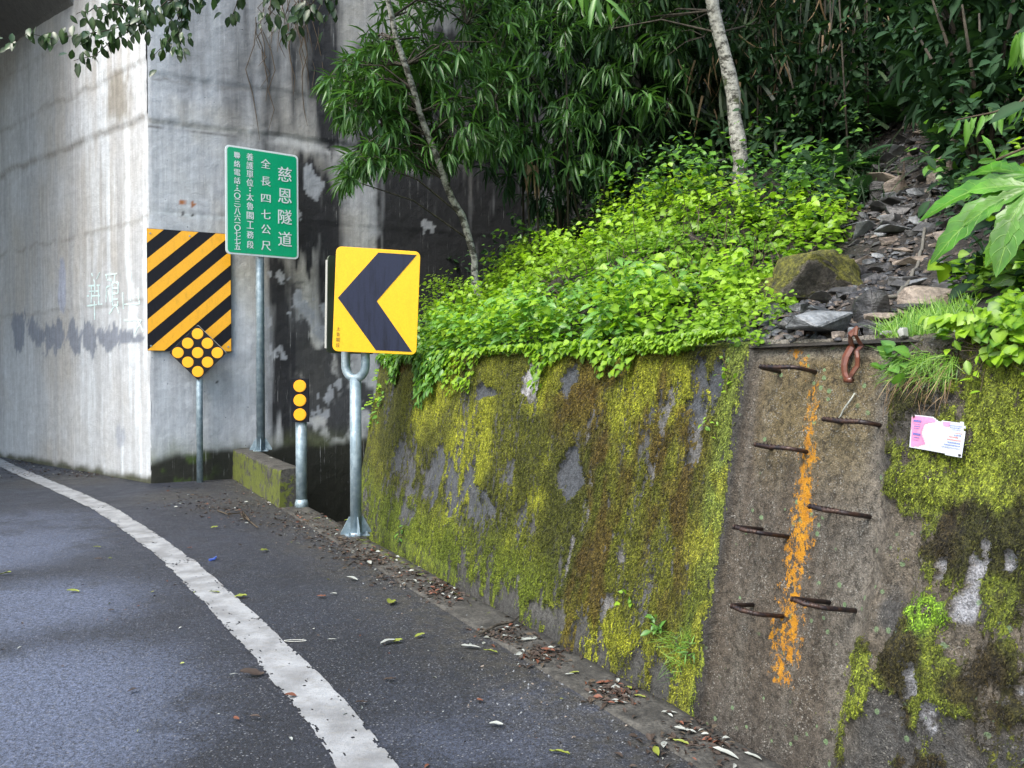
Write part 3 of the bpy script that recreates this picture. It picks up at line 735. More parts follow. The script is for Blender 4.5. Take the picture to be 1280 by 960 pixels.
# ---- hillside
tg_ = nonuni(-16, 10, -6, 6.2, .06, .4); pg = nonuni(0, 30, 0, 7, .06, .45)
TT, PP = np.meshgrid(tg_, pg, indexing='ij')
HX = QA[0] + DW[0] * TT + NW[0] * (PP + BAT * WZ); HY = QA[1] + DW[1] * TT + NW[1] * (PP + BAT * WZ)
HZ = terr(HX, HY)
hs = meshobj('hillside', np.stack([HX, HY, HZ], -1).reshape(-1, 3), grid_faces(len(tg_), len(pg))[:, ::-1].copy(), M_SOIL, None, True)
tag(hs, kind='structure')

# ---- retaining wall
TL0, TL1, TR1 = -1.15, 4.41, 5.20
tw = np.concatenate([np.arange(TL0, 2, .014), np.arange(2, 6.4, .010), np.arange(6.4, 12, .12)]); zw = np.concatenate([np.arange(-.75, 0, .03), np.arange(0, WZ + .001, .0125)])
TW, ZW = np.meshgrid(tw, zw, indexing='ij')
n = lambda a, b, s_, o_=4: fbm(TW * a, ZW * b, s_, o_)
right_edge = 5.22 + (n(.1, 3, 3) - .5) * .18 + .05 * np.sin(ZW * 4) - .12 * ss(1.0, .4, ZW)
panel = ss(TL1 - .02, TL1 + .03, TW + (n(.1, 6, 2) - .5) * .02) * ss(right_edge + .05, right_edge - .06, TW)
rightz = ss(right_edge - .1, right_edge + .08, TW)
leftz = ss(TL1 + .01, TL1 - .03, TW)
m0 = .80 + .75 * (n(1.4, 1.0, 11) - .5) + 1.25 * (n(12, 1.8, 12) - .5) + .7 * (n(28, 5, 17) - .5)
m0 = m0 - .34 * ss(3.0, 3.4, TW) * ss(4.3, 3.9, TW) * ss(.48, .62, n(3, 1.0, 13))
m0 = m0 + .4 * ss(WZ - .16, WZ - .03, ZW + (n(5, 1, 15) - .5) * .12)
m0 = m0 - .45 * ss(.16, .02, ZW + (n(5, 1, 14) - .5) * .35) * ss(1.2, 2.2, TW)
bare = np.zeros(TW.shape); lightb = np.zeros(TW.shape)
def wb(px, py, rt, rz, seed, soft=.15, amp=.45):
    return blob(TW, ZW, wall_tz(px, py), rt, rz, seed, soft, amp)
for i, (px, py, rt, rz, a) in enumerate(((607, 490, .20, .06, 1), (715, 478, .12, .10, .9), (715, 597, .15, .155, 1.15), (548, 596, .62, .20, .8), (600, 632, .35, .14, .85), (500, 575, .45, .22, .7), (510, 640, .3, .08, .5), (655, 655, .10, .14, .6), (640, 590, .10, .10, .5), (485, 520, .3, .5, .6), (600, 542, .04, .06, .8), (715, 430, .12, .06, .6), (765, 436, .15, .05, .7), (880, 470, .13, .16, .9))):
    b_ = wb(px, py, rt, rz, 100 + i, .22 if i < 3 else .55, .45 if i < 3 else .9); bare = np.maximum(bare, b_ * a * (1 if i < 3 else .85))
for i, (px, py, rt, rz, a) in enumerate(((668, 480, .14, .12, 1), (775, 668, .13, .13, 1), (735, 640, .05, .26, .8), (715, 700, .04, .3, .9), (650, 735, .035, .28, .9), (820, 590, .08, .2, .6), (872, 560, .08, .15, .7), (835, 520, .07, .16, .7), (845, 700, .05, .12, .5), (760, 760, .07, .2, .8), (745, 520, .06, .3, .6), (690, 770, .3, .07, .6), (600, 745, .5, .04, .6), (880, 520, .06, .1, .7))):
    lightb = np.maximum(lightb, a * wb(px, py, rt * (.62 if i else 1), rz * (.8 if i else 1), 130 + i, .6, 1.0))
m0 = m0 - bare * (.92 + .6 * (n(9, 2.5, 18) - .5)) - lightb * (.92 + .6 * (n(9, 2.5, 19) - .5))
# green fringe beside the ladder strip
fr = np.exp(-((TW - (TL1 - .05)) / .085) ** 2) * (.55 + .4 * ss(1.2, .3, ZW)); m0 = np.maximum(m0, fr)
mR = .66 + 1.7 * (n(3.2, 3.2, 21, 5) - .5) + .7 * (n(16, 14, 22, 4) - .5) - .25 * ss(5.45, 5.25, TW)
for px, py, rt, rz in ((1082, 868, .11, .13), (1060, 900, .06, .1), (1168, 768, .06, .05), (1165, 600, .14, .12), (1265, 500, .15, .14), (1205, 610, .08, .06), (1255, 620, .1, .06), (1085, 820, .08, .05), (1250, 820, .1, .07)): mR = np.maximum(mR, (.50 + .75 * n(5, 5, 24) + .9 * (n(14, 12, 25) - .5)) * wb(px, py, rt, rz, int(px), .2, .6))
whit = np.zeros(TW.shape)
for px, py, rt, rz in ((1228, 718, .024, .065), (1215, 755, .028, .06), (1238, 685, .016, .04), (1175, 890, .025, .05), (1155, 850, .02, .04), (1278, 860, .03, .02), (1270, 700, .02, .03), (1185, 705, .015, .03)): whit = np.maximum(whit, wb(px, py, rt, rz, int(px) + 3, .12, .8))
mR = mR - .45 * ss(.50, .62, n(4.5, 4, 27)) - whit * 1.3 - .8 * wb(1120, 900, .10, .12, 9, .3, .8) - .7 * wb(1100, 760, .14, .12, 10, .3, .8) - .8 * wb(1090, 950, .1, .1, 12)
mP = .05 + .0 * TW + .55 * wb(1078, 858, .09, .12, 33, .2, .6) + .45 * wb(1050, 905, .05, .10, 34, .2, .6) + .3 * ss(.55, .7, n(6, 6, 44)) * ss(4.9, 5.1, TW) - .3
moss = m0 * leftz + mP * panel + mR * rightz
# moss colours
mc = np.ones(TW.shape + (3,)) * np.array([.082, .092, .011])
mc = mixc(mc, (.185, .205, .018), ss(.46, .68, n(2.3, 1.4, 41)))
mc = mixc(mc, (.040, .047, .007), ss(.47, .64, n(1.9, 2.2, 42)) * .85)
brown = ss(.40, .55, n(2.6, 1.5, 43)) * ss(2.5, 3.3, TW) * ss(4.45, 4.1, TW)
mc = mixc(mc, (.062, .040, .010), brown * ss(.38, .60, n(9, 3.5, 47)) * .8)
mc = mixc(mc, (.075, .042, .010), .6 * ss(.58, .7, n(2.2, 2.4, 48)) * ss(.9, 1.3, ZW))
mc = mixc(mc, (.085, .125, .012), ss(.55, .15, ZW + (n(2, 1, 45) - .5) * .4) * ss(3.4, 2.8, TW) * .7)
mc = mixc(mc, (.16, .22, .045), np.clip(fr * 1.5, 0, 1) * ss(.3, 1.0, ZW) * .8)
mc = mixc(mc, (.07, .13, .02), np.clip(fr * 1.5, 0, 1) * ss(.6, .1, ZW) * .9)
mc = mixc(mc, (.18, .19, .022), .8 * ss(TL1 - .5, TL1 - .1, TW) * ss(.5, .62, n(5, 3, 46)) * leftz)
mcR = np.ones(TW.shape + (3,)) * np.array([.030, .032, .008])
mcR = mixc(mcR, (.095, .11, .015), ss(.5, .66, n(4, 4, 51))); mcR = mixc(mcR, (.022, .016, .008), ss(.46, .56, n(2.4, 2.4, 52)) * .85); mcR = mixc(mcR, (.10, .13, .015), ss(.52, .64, n(6, 5, 53)) * .8)
for px, py, rt, rz in ((1082, 868, .13, .15), (1265, 500, .2, .18), (1165, 590, .18, .12), (1255, 620, .12, .08)): mcR = mixc(mcR, (.15, .19, .022), .85 * wb(px, py, rt, rz, int(px), .4, .7))
mcR = mixc(mcR, (.13, .25, .02), .9 * wb(1168, 768, .075, .06, 5, .3, .5))
mc = mixc(mc, (.20, .25, .04), panel); mc = mc * (1 - rightz[..., None]) + mcR * rightz[..., None]
# concrete colours
cc = np.ones(TW.shape + (3,)) * np.array([.090, .092, .094])
cc = mixc(cc, (.060, .068, .080), np.clip(bare * 1.3, 0, 1)); cc = mixc(cc, (.20, .20, .20), np.clip(lightb, 0, 1) * .8)
cc = mixc(cc, (.36, .36, .38), wb(668, 480, .15, .13, 130, .3, .8) * .9)
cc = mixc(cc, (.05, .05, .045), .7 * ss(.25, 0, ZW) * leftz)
cP = np.ones(TW.shape + (3,)) * np.array([.112, .099, .082])
cP = mixc(cP, (.080, .064, .048), ss(.4, .6, n(14, .9, 61)) * .7); cP = mixc(cP, (.20, .155, .06), ss(.52, .7, n(3, 1, 62)) * .5 * ss(.9, 1.3, ZW))
cP = mixc(cP, (.20, .19, .17), ss(4.95, 5.2, TW) * .5); cP = mixc(cP, (.22, .21, .19), ss(WZ - .10, WZ - .02, ZW) * .8)
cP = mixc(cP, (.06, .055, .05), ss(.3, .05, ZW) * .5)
cR_ = np.ones(TW.shape + (3,)) * np.array([.125, .108, .085]); cR_ = mixc(cR_, (.045, .048, .052), ss(.45, .6, n(3, 3, 65)) * .8); cR_ = mixc(cR_, (.27, .28, .31), whit)
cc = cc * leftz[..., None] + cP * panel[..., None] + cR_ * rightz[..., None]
# orange paint run
pk = np.zeros(TW.shape)
PL = [(985, 438, .055, .8), (1006, 462, .03, .7), (1009, 500, .040, 1), (1004, 540, .042, .9), (1000, 575, .048, 1), (996, 630, .05, .9), (992, 680, .065, 1), (986, 715, .075, 1.1), (980, 760, .08, 1.05), (974, 800, .08, 1.0), (966, 850, .07, .75)]
for a, b in zip(PL[:-1], PL[1:]):
    ta, za = wall_tz(a[0], a[1]); tb, zb = wall_tz(b[0], b[1])
    k_ = np.clip((ZW - za) / (zb - za), 0, 1); q = np.abs(TW - (ta + (tb - ta) * k_)) / (a[2] + (b[2] - a[2]) * k_)
    inz = (ZW <= za + .015) & (ZW >= zb - .015)
    pk = np.maximum(pk, np.where(inz, np.exp(-q ** 2 * .9) * (a[3] + (b[3] - a[3]) * k_), 0))
pk = (pk * .62 + .5 * (pk > .15) * (n(5, 3, 88) - .5)) * panel
# relief
ds = (n(2.2, 2.2, 71) - .5) * .035 + (n(7, 7, 72, 3) - .5) * .012
ds = ds - panel * .035 + rightz * ((n(3.4, 3.4, 73, 4) - .5) * .13 + .02) + leftz * .0
mclip = ss(.35, .6, moss + (n(30, 8, 74, 3) - .5) * .7)
ds = ds + mclip * (.008 + .034 * n(15, 5, 75, 4)) - np.clip(bare, 0, 1) * .008
ds = ds + panel * (n(40, 40, 76, 2) - .5) * .008
ds = ds - ss(WZ - .04, WZ, ZW) * .02
WP_ = QA + TW[..., None] * DW + ZW[..., None] * UPW + ds[..., None] * OUT
nt, nz_ = TW.shape
# coping: two more rows going back into the hill
tz = ZW[:, -1:]
back = []
for o_, dz in ((.05, .012), (.2, .02), (.45, -.02)):
    B_ = QA + TW[:, -1:, None] * DW + (WZ + dz) * UPW + o_ * NW; B_ = B_ + ((fbm(TW[:, -1:] * 8, TW[:, -1:] * 0 + o_ * 9, 8) - .5) * .03)[..., None] * np.array([0, 0, 1.]); back.append(B_)
WV = np.concatenate([WP_] + back, 1)
ext = lambda a: np.concatenate([a] + [a[:, -1:]] * 3, 1)
rw = empty('retaining_wall', wallpt(1.5, 0), 'long leaning mossy concrete retaining wall with a bare brown rung strip at its right', 'retaining wall')
wo = meshobj('wall_face', WV.reshape(-1, 3), grid_faces(nt, nz_ + 3), M_WALL, rw, True, {'moss': ext(moss), 'paint': ext(pk), 'wet': ext(np.clip(panel + .75 * rightz, 0, 1))}, {'conc': ext(cc), 'mossc': ext(mc)})
m = MB(); a = wallpt(TL0, -.75, -.0); b = wallpt(TL0, WZ - .01, -.02)
V = [wallpt(TL0 + .002, -.75, 0), wallpt(TL0 + .002, WZ, -.01), wallpt(TL0 + .002, WZ, -.01) + NW * 1.2, wallpt(TL0 + .002, -.75) + NW * 1.6]
V += [v + DW * .3 for v in V]
m.add(V, [(0, 1, 2, 3), (7, 6, 5, 4), (1, 5, 6, 2)]); ew = m.build('end_wall', M_KERB, rw)
# moss tufts: small real blades over the mossy parts
NT_ = 260000
ti = NR.rand(NT_) ** .62 * (6.1 - TL0) + TL0; zi = NR.rand(NT_) * (WZ - .0) - .0
iu = np.clip(np.searchsorted(tw, ti), 0, nt - 1); iz = np.clip(np.searchsorted(zw, zi), 0, nz_ - 1)
mv = moss[iu, iz] + (fbm(ti * 30, zi * 8, 74, 3) - .5) * .7
keep = (mv > .55) & (pk[iu, iz] < .3); ti, zi, iu, iz = ti[keep], zi[keep], iu[keep], iz[keep]
Pm = WP_[iu, iz] + NR.randn(len(ti), 3) * .003
Dm = OUT * .8 + np.array([0, 0, -.75]) + NR.randn(len(ti), 3) * .45
Sm = (.007 + .012 * NR.rand(len(ti))) * (1 - .25 * ss(3.5, 5, ti))
V, F, tn, ve = cloud_data((np.array([(-.17, 0, 0), (.17, 0, 0), (0, 1, -.15)]), [(0, 1, 2)], np.zeros(3)), Pm, Dm, np.array([0, 0, 1.]) + NR.randn(len(ti), 3) * .6, Sm)
cm = mc[iu, iz] * (.30 + 1.9 * NR.rand(len(ti), 1) ** 2) * np.array([1, 1, 1])
mo = meshobj('moss', V, F, M_TUFT, rw, False, cols={'col': np.repeat(cm, 3, 0)}); mo['kind'] = 'stuff'
# ================================================================== SIGNS
def glyph_cache():
    c = {}
    def get(ch):
        if ch in c: return c[ch]
        cu = bpy.data.curves.new('glyph', 'FONT'); cu.body = ch; cu.size = 1.0; cu.resolution_u = 2
        o = bpy.data.objects.new('glyph', cu); COL.objects.link(o)
        bpy.context.view_layer.update()
        me = bpy.data.meshes.new_from_object(o.evaluated_get(bpy.context.evaluated_depsgraph_get()))
        V = [tuple(v.co) for v in me.vertices]; F = [tuple(p.vertices) for p in me.polygons]
        bpy.data.objects.remove(o); bpy.data.curves.remove(cu); bpy.data.meshes.remove(me)
        c[ch] = (np.array(V) if V else np.zeros((0, 3)), F); return c[ch]
    return get
GL = glyph_cache()
def text_on(name, chars, X, Z, N, org, mt, parent, lift=.003):
    """chars: (character, centre x, centre y, width, height, rotated) in metres on the panel; one mesh for the column"""
    m = MB()
    for ch, cx, cy, gw, gh, rot in chars:
        V, F = GL(ch)
        if not len(V): continue
        v = V[:, :2].copy()
        if rot: v = np.stack([v[:, 1], -v[:, 0]], 1)
        lo = v.min(0); hi = v.max(0); sz = np.maximum(hi - lo, 1e-6)
        em = np.array([gw, gh])
        if ch in '一：': k = min(gw, gh) / .9; v = (v - (lo + hi) / 2) * k
        else: v = (v - (lo + hi) / 2) / sz * np.array([gw if sz[0] > .3 else gw * .3, gh if sz[1] > .3 else gh * .35])
        m.add([org + X * (cx + a) + Z * (cy + b) + N * lift for a, b in v], F)
    o = m.build(name, mt, parent); o['kind'] = 'stuff'; del o['kind']; return o
Zv = np.array([0, 0, 1.])
def ring_plate(name, w_, h_, r, ins_, X, Z, N, org, th, mt, parent):
    m = MB(); m.prism(rrect(w_, h_, r), X, Z, N, org, th); return m.build(name, mt, parent)
def disc(name, c, X, Z, N, r, mt, parent, th=.006):
    m = MB(); P_ = [(r * math.cos(a), r * math.sin(a)) for a in np.linspace(0, 2 * math.pi, 25)[:-1]]
    P2 = [(x * .9, y * .9) for x, y in P_]
    m.prism(P_, X, Z, N, c, th * .6); m.prism(P2, X, Z, N, np.array(c) + N * th * .6, th * .5); return m.build(name, mt, parent)

# ---- green tunnel name sign
pl = at(281.5, 181, 10.02); pr = at(373, 193, 10.55)
gx = (pr - pl); gx[2] = 0; GWd = np.linalg.norm(gx); gx /= GWd; gn = np.array([gx[1], -gx[0], 0]); GH = 1.435
gorg = np.array([pl[0], pl[1], at(282, 317, 10.02)[2]])
pole_xy = at(326, 557, 10.36)
sgn = empty('tunnel_name_sign', (pole_xy[0], pole_xy[1], .42), 'tall green sign board with white characters on a pole standing on the low mossy parapet', 'road sign')
m = MB(); m.tube([(pole_xy[0], pole_xy[1], .43), (pole_xy[0], pole_xy[1], gorg[2] + GH * .9)], .056, 16); m.build('pole', M_GALV, sgn, True)
m = MB()
gorg2 = np.array([pole_xy[0], pole_xy[1], 0])
off_ = np.dot(gorg2 - gorg, gn); gorg = gorg + gn * (off_ + .075)
gorg += gx * 0
bevel(ring_plate('border', GWd, GH, .055, 0, gx, Zv, gn, gorg, .02, M_WHITE, sgn), .004)
ring_plate('green_face', GWd - .05, GH - .05, .04, 0, gx, Zv, gn, gorg + gx * .025 + Zv * .025, .0225, M_GREEN, sgn)
for zz_ in (.35, 1.1):
    m = MB(); m.box(gorg + gx * GWd / 2 + Zv * zz_ - gn * .012, gx * GWd * .42, Zv * .025, gn * .012); m.build('rear_bracket', M_GALV, sgn)
def col_text(s_, cx, ys, sz, name):
    chs = []
    for ch, y in zip(s_, ys):
        rot = ch in '（）：'
        w_, h_ = sz
        if ch == '：': chs += [('・', cx * GWd, (1 - y + .012) * GH, .02, .02, False), ('・', cx * GWd, (1 - y - .012) * GH, .02, .02, False)]; continue
        if ch in '（）': h_ *= .34
        if ch == '一': w_, h_ = w_ * .95, h_ * .12
        if ch == '三' : h_ *= .8
        if ch in '四': h_ *= .85
        if ch == '〇': h_ *= .95
        chs.append((ch, cx * GWd, (1 - y) * GH, w_, h_, rot))
    # scale every glyph straight to its box
    m = MB()
    for ch, x, y, gw, gh, rot in chs:
        V, F = GL('.' if ch == '・' else {'（': '(', '）': ')', '〇': '○'}.get(ch, ch))
        if not len(V): continue
        v = V[:, :2].copy()
        if rot: v = np.stack([v[:, 1], -v[:, 0]], 1)
        lo, hi = v.min(0), v.max(0); v = (v - (lo + hi) / 2) / np.maximum(hi - lo, 1e-6) * np.array([gw, gh])
        m = MB(); [m.add([gorg + gx * (x + a + dx_) + Zv * (y + b) + gn * (.026 + l_) for a, b in v], F) for dx_, l_ in ((-.0022, 0), (0, .0004), (.0022, .0008))]; m.build('character', M_WHITE, sgn)
col_text('慈恩隧道', .805, (.20, .405, .605, .815), (.185, .20), 'lettering')
col_text('全長四七公尺', .54, (.125, .29, .45, .60, .74, .895), (.125, .125), 'lettering')
col_text('養護單位：太魯閣工務段', .325, (.085, .165, .245, .322, .385, .455, .540, .628, .715, .806, .898), (.088, .10), 'lettering')
col_text('聯絡電話：（〇三）八六一〇七七五', .155, (.085, .165, .243, .318, .378, .412, .457, .512, .556, .602, .66, .706, .752, .806, .868, .925), (.078, .085), 'lettering')
def gusset_base(parent, c, r, h, n_=4, a0=0., plate=.12):
    m = MB(); pp = [(plate * math.cos(a0 + math.pi / 4 + k * math.pi / 2) * 1.2, plate * math.sin(a0 + math.pi / 4 + k * math.pi / 2) * 1.2) for k in range(4)]
    m.prism(pp, (1, 0, 0), (0, 1, 0), (0, 0, 1), c, .012); m.build('base_plate', M_GALV, parent)
    for k in range(n_):
        a = a0 + k * 2 * math.pi / n_; X = np.array([math.cos(a), math.sin(a), 0]); Y = np.array([-math.sin(a), math.cos(a), 0])
        m = MB(); m.prism([(r * .9, .012), (r + .09, .012), (r + .09, .03), (r + .012, h), (r * .9, h)], X, Zv, Y, np.array(c) - Y * .004, .008); m.build('gusset', M_GALV, parent)
        m = MB(); a += math.pi / n_; q = np.array(c) + np.array([math.cos(a), math.sin(a), 0]) * (plate * .95)
        m.tube([q + Zv * .012, q + Zv * .04], .011, 6); m.build('bolt', M_GALV, parent)
gusset_base(sgn, (pole_xy[0], pole_xy[1], .425), .056, .17, 4, .3, .115)

# ---- striped hazard board bolted to the abutment
ua, za = ar_uz(184.5, 438.5); ub, zb = ar_uz(289, 440); uc, zc = ar_uz(184.5, 286)
BW = ub - ua; BH = zc - za; borg = AC + AR * ua + ARN * .04; borg[2] = za
sb = empty('striped_board', (borg[0], borg[1], za), 'large square hazard board with orange and black diagonal stripes on the concrete corner', 'hazard board')
m = MB(); m.box(borg + AR * BW / 2 + Zv * BH / 2, AR * BW / 2, Zv * BH / 2, ARN * .006); m.build('board', M_BLACK, sb)
def clip(poly, a, b, c):      # keep a*x+b*y<=c
    o = []
    for i in range(len(poly)):
        p, q = poly[i], poly[(i + 1) % len(poly)]; dp = a * p[0] + b * p[1] - c; dq = a * q[0] + b * q[1] - c
        if dp <= 0: o.append(p)
        if dp * dq < 0: t = dp / (dp - dq); o.append((p[0] + (q[0] - p[0]) * t, p[1] + (q[1] - p[1]) * t))
    return o
per = .405; sl = .94
for k in range(-5, 6):
    z0 = 2.81 - za + k * per
    P_ = [(-1, z0 - sl), (3, z0 + 3 * sl), (3, z0 + 3 * sl + .198), (-1, z0 - sl + .198)]
    for a, b, c_ in ((1, 0, BW - .004), (-1, 0, -.004), (0, 1, BH - .004), (0, -1, -.004)):
        P_ = clip(P_, a, b, c_)
        if len(P_) < 3: break
    if len(P_) >= 3:
        m = MB(); m.prism(P_, AR, Zv, ARN, borg + ARN * .006, .003); m.build('stripe', M_AMBER, sb)
for (fx, fz) in ((.04, .96), (.96, .96), (.04, .04), (.96, .04), (.5, .96), (.5, .04)):
    q = borg + AR * BW * fx + Zv * BH * fz + ARN * .008; m = MB(); m.tube([q, q + ARN * .008], .012, 6); m.build('bolt', M_GALV, sb)

# ---- diamond reflector post
bp = gnd(250, 603); dp = at(250, 441, bp[1]); 
dmd = empty('diamond_reflector_post', (bp[0], bp[1], 0), 'black diamond marker with nine round orange reflectors on a thin grey post', 'delineator')
m = MB(); m.tube([(bp[0], bp[1], -.02), (bp[0], bp[1], dp[2] + .2)], .043, 14); m.build('post', M_GALV, dmd, True)
fX = norm(np.array([1., .12, 0])); fN = np.array([fX[1], -fX[0], 0])
dc = np.array([bp[0], bp[1], dp[2]]) + fN * .055
d1 = (fX + Zv) / math.sqrt(2); d2 = (Zv - fX) / math.sqrt(2); hd = .262
m = MB(); m.prism([(a - hd, b - hd) for a, b in rrect(2 * hd, 2 * hd, .02, 3)], d1, d2, fN, dc - fN * .012, .024); m.build('plate', M_BLACK, dmd)
m = MB(); m.prism([(a - hd - .004, b - hd - .004) for a, b in rrect(2 * hd + .008, 2 * hd + .008, .02, 3)], d1, d2, fN, dc - fN * .014, .012); m.build('edge_rim', M_PALE, dmd)
for i in (-1, 0, 1):
    for j in (-1, 0, 1): disc('reflector', dc + d1 * i * .180 + d2 * j * .180 + fN * .012, fX, Zv, fN, .074, M_ORNG, dmd)
# ---- small three-reflector post
b3 = gnd(377, 634); zt = at(377, 473, b3[1])[2]; zb3 = at(377, 527, b3[1])[2]
tp3 = empty('three_reflector_post', (b3[0], b3[1], 0), 'short thick grey post topped by a narrow black plate with three yellow discs', 'delineator')
m = MB(); m.tube([(b3[0], b3[1], -.02), (b3[0], b3[1], zb3 + .1)], .061, 16); m.tube([(b3[0], b3[1], -.02), (b3[0], b3[1], .05), (b3[0], b3[1], .09)], [.075, .072, .062], 16); m.build('post', M_GALV, tp3, True)
hw = .096; c3 = np.array([b3[0], b3[1], (zt + zb3) / 2]) + fN * .07
m = MB(); m.box(c3, fX * hw, Zv * (zt - zb3) / 2, fN * .014); bevel(m.build('plate', M_BLACK, tp3), .004)
for k in (-1, 0, 1): disc('reflector', c3 + Zv * k * (zt - zb3) * .328 + fN * .014, fX, Zv, fN, .068, M_ORNG, tp3, .01)

# ---- chevron sign
bc = gnd(445, 669); YC = bc[1]
chv = empty('chevron_sign', (bc[0], bc[1], 0), 'yellow board with a big dark left pointing chevron on a grey pole by the ditch', 'road sign')
zf = at(445, 473, YC)[2]
m = MB(); m.tube([(bc[0], bc[1], .01), (bc[0], bc[1], zf)], .052, 18); m.tube([(bc[0], bc[1], .0), (bc[0], bc[1], .03)], .085, 4); m.build('pole', M_GALV, chv, True)
gusset_base(chv, (bc[0], bc[1], .005), .052, .17, 4, .45, .12)
a0 = at(421, 308, 6.80); a1 = at(526, 315, 6.92)
cx_ = (a1 - a0); cx_ /= np.linalg.norm(cx_)
q0 = at(415.5, 439, 6.80); cz_ = (a0 - q0); CH = np.linalg.norm(cz_); cz_ /= CH; cn_ = np.cross(cx_, cz_); cz_ = np.cross(cn_, cx_); CWd = np.linalg.norm(at(526, 315, 6.92) - a0)
corg = q0.copy()
bevel(ring_plate('board', CWd, CH, .05, 0, cx_, cz_, cn_, corg, .02, M_YELL, chv), .004)
m = MB(); cp = [(.497, .965), (.955, .965), (.50, .50), (.945, .028), (.512, .028), (.042, .51)]
m.prism([(u * CWd, v * CH) for u, v in cp], cx_, cz_, cn_, corg + cn_ * .02, .003); m.build('chevron', M_NAVY, chv)
m = MB()
for k, ch in enumerate('太魯閣段'):
    V, F = GL(ch); v = V[:, :2]; lo, hi = v.min(0), v.max(0); v = (v - (lo + hi) / 2) / (hi - lo) * np.array([.033, .038])
    m.add([corg + cx_ * (.062 * CWd + a) + cz_ * (CH * (.215 - k * .052) + b) + cn_ * .0225 for a, b in v], F)
m.build('lettering', M_INK, chv)['kind'] = 'stuff'
# yoke: a curved tube carrying both boards
yc = np.array([bc[0], bc[1], zf]); yr = .105
ydir = norm(np.array([.93, -.36, 0])); pts = []
for a in np.linspace(-math.pi, 0, 15): pts.append(yc + ydir * yr * math.cos(a) + Zv * (yr * 1.15 * math.sin(a) + yr * 1.15))
pts = [pts[0] + Zv * .62] + [pts[0] + Zv * .3] + pts + [pts[-1] + Zv * .3, pts[-1] + Zv * .62]
m = MB(); m.tube(pts, .040, 14); m.build('yoke', M_GALV, chv, True)
# second board at the back, seen edge on
s0 = at(408.5, 441, 6.95); sx_ = norm(np.array([.50, .87, 0])); sn_ = np.array([sx_[1], -sx_[0], 0]); 
m = MB(); m.prism(rrect(CWd * .9, CH - .04, .05), sx_, norm(np.array([-.0, .0, 1]) + cz_ * .6), -sn_, s0, .016); m.build('rear_board', M_OLIVE, chv)
m = MB(); m.box(s0 + Zv * CH / 2 * .95 + cz_ * 0 - sx_ * .004, sx_ * .004, norm(Zv + cz_ * .6) * CH * .43, sn_ * .011); m.build('rear_board_edge', M_PALE, chv)
for zz_ in (.25, .7):
    m = MB(); m.box(corg + cx_ * CWd * .42 + cz_ * CH * zz_ - cn_ * .02, cx_ * CWd * .38, cz_ * .02, cn_ * .018); m.build('rear_bracket', M_GALV, chv)

# ================================================================== RUNGS, STRAP, NOTICE
def wall_o(t, z):
    i = int(np.clip(np.searchsorted(tw, t), 0, nt - 1)); j = int(np.clip(np.searchsorted(zw, z), 0, nz_ - 1)); return float(ds[i, j])
RG = [((1012, 463), .20, .11, .19), ((1000, 563), .21, .085, .18), ((978, 670), .14, .15, .155), ((970, 770), .135, .14, .17), ((1093, 530), .205, .075, .16), ((1080, 645), .165, .125, .17), ((1062, 763), .135, .165, .12)]
for (rp, w_, q_, tl) in RG:
    t, z = wall_tz(*rp); o_ = wall_o(t, z)
    A = wallpt(t, z, o_ - .03); q_ *= 1.2; A2 = wallpt(t - .01, z, o_ + q_ * .85); B_ = wallpt(t - tl, z + R.uniform(-.004, .004), o_ - .03); B2 = wallpt(t - w_, z, o_ + q_)
    def fil(p, c, q, r=.028):
        u1 = norm(p - c); u2 = norm(q - c); return [c + u1 * r, c + (u1 + u2) * r * .3, c + u2 * r]
    sag = (A2 + B2) / 2 + np.array([0, 0, -.004]) + OUT * .004
    P_ = [A] + fil(A, A2, B2) + [sag] + fil(A2, B2, B_) + [B_]
    m = MB(); m.tube(P_, .0092, 10)
    # deformed-bar ribs
    L = A2 - B2
    for k in range(9):
        c_ = B2 + L * (k + 1) / 10.; dd = norm(L) * .0022; m.tube([c_ - dd, c_ + dd], .0106, 8)
    ro = m.build('rung', M_REBAR, rw, True)
m = MB()   # short white cord on the second right-hand rung
pc = [(1063, 490), (1061, 497), (1055, 505), (1049, 511), (1044, 518), (1041, 522)]
P_ = []
for i, (x, y) in enumerate(pc):
    t, z = wall_tz(x, y); P_.append(wallpt(t, z, wall_o(t, z) + .012 + .01 * math.sin(i)))
m.tube(P_, .0036, 7); co = m.build('cord', M_PALE, None, True); co.data.materials[0] = M_SILV; tag(co, 'short pale cord end lying against the wall below the hanging strap', 'cord')
# strap loop hanging over the top of the wall
def ribbon(pts, wd, th, side):
    """flat strap through pts; side vectors per point"""
    V = []; F = []
    for p, sdv, w_ in zip(pts, side, wd):
        p = np.array(p); sdv = norm(np.array(sdv)); nn2 = OUT
        V += [p + sdv * w_ - nn2 * th, p + sdv * w_ + nn2 * th, p + nn2 * th * 2.2, p - sdv * w_ + nn2 * th, p - sdv * w_ - nn2 * th]
    for i in range(len(pts) - 1):
        for k in range(5): F.append((i * 5 + k, i * 5 + (k + 1) % 5, (i + 1) * 5 + (k + 1) % 5, (i + 1) * 5 + k))
    F += [(4, 3, 2, 1, 0), tuple((len(pts) - 1) * 5 + k for k in range(5))]
    return V, F
def wpx(x, y, o): t, z = wall_tz(x, y); return wallpt(t, z, wall_o(t, min(z, WZ)) * (z < WZ) + o)
SX = norm(np.cross(OUT, Zv)); 
st_ = empty('strap', wpx(1062, 475, .02), 'rust brown flat strap loop hanging over the top edge of the rung strip', 'strap')
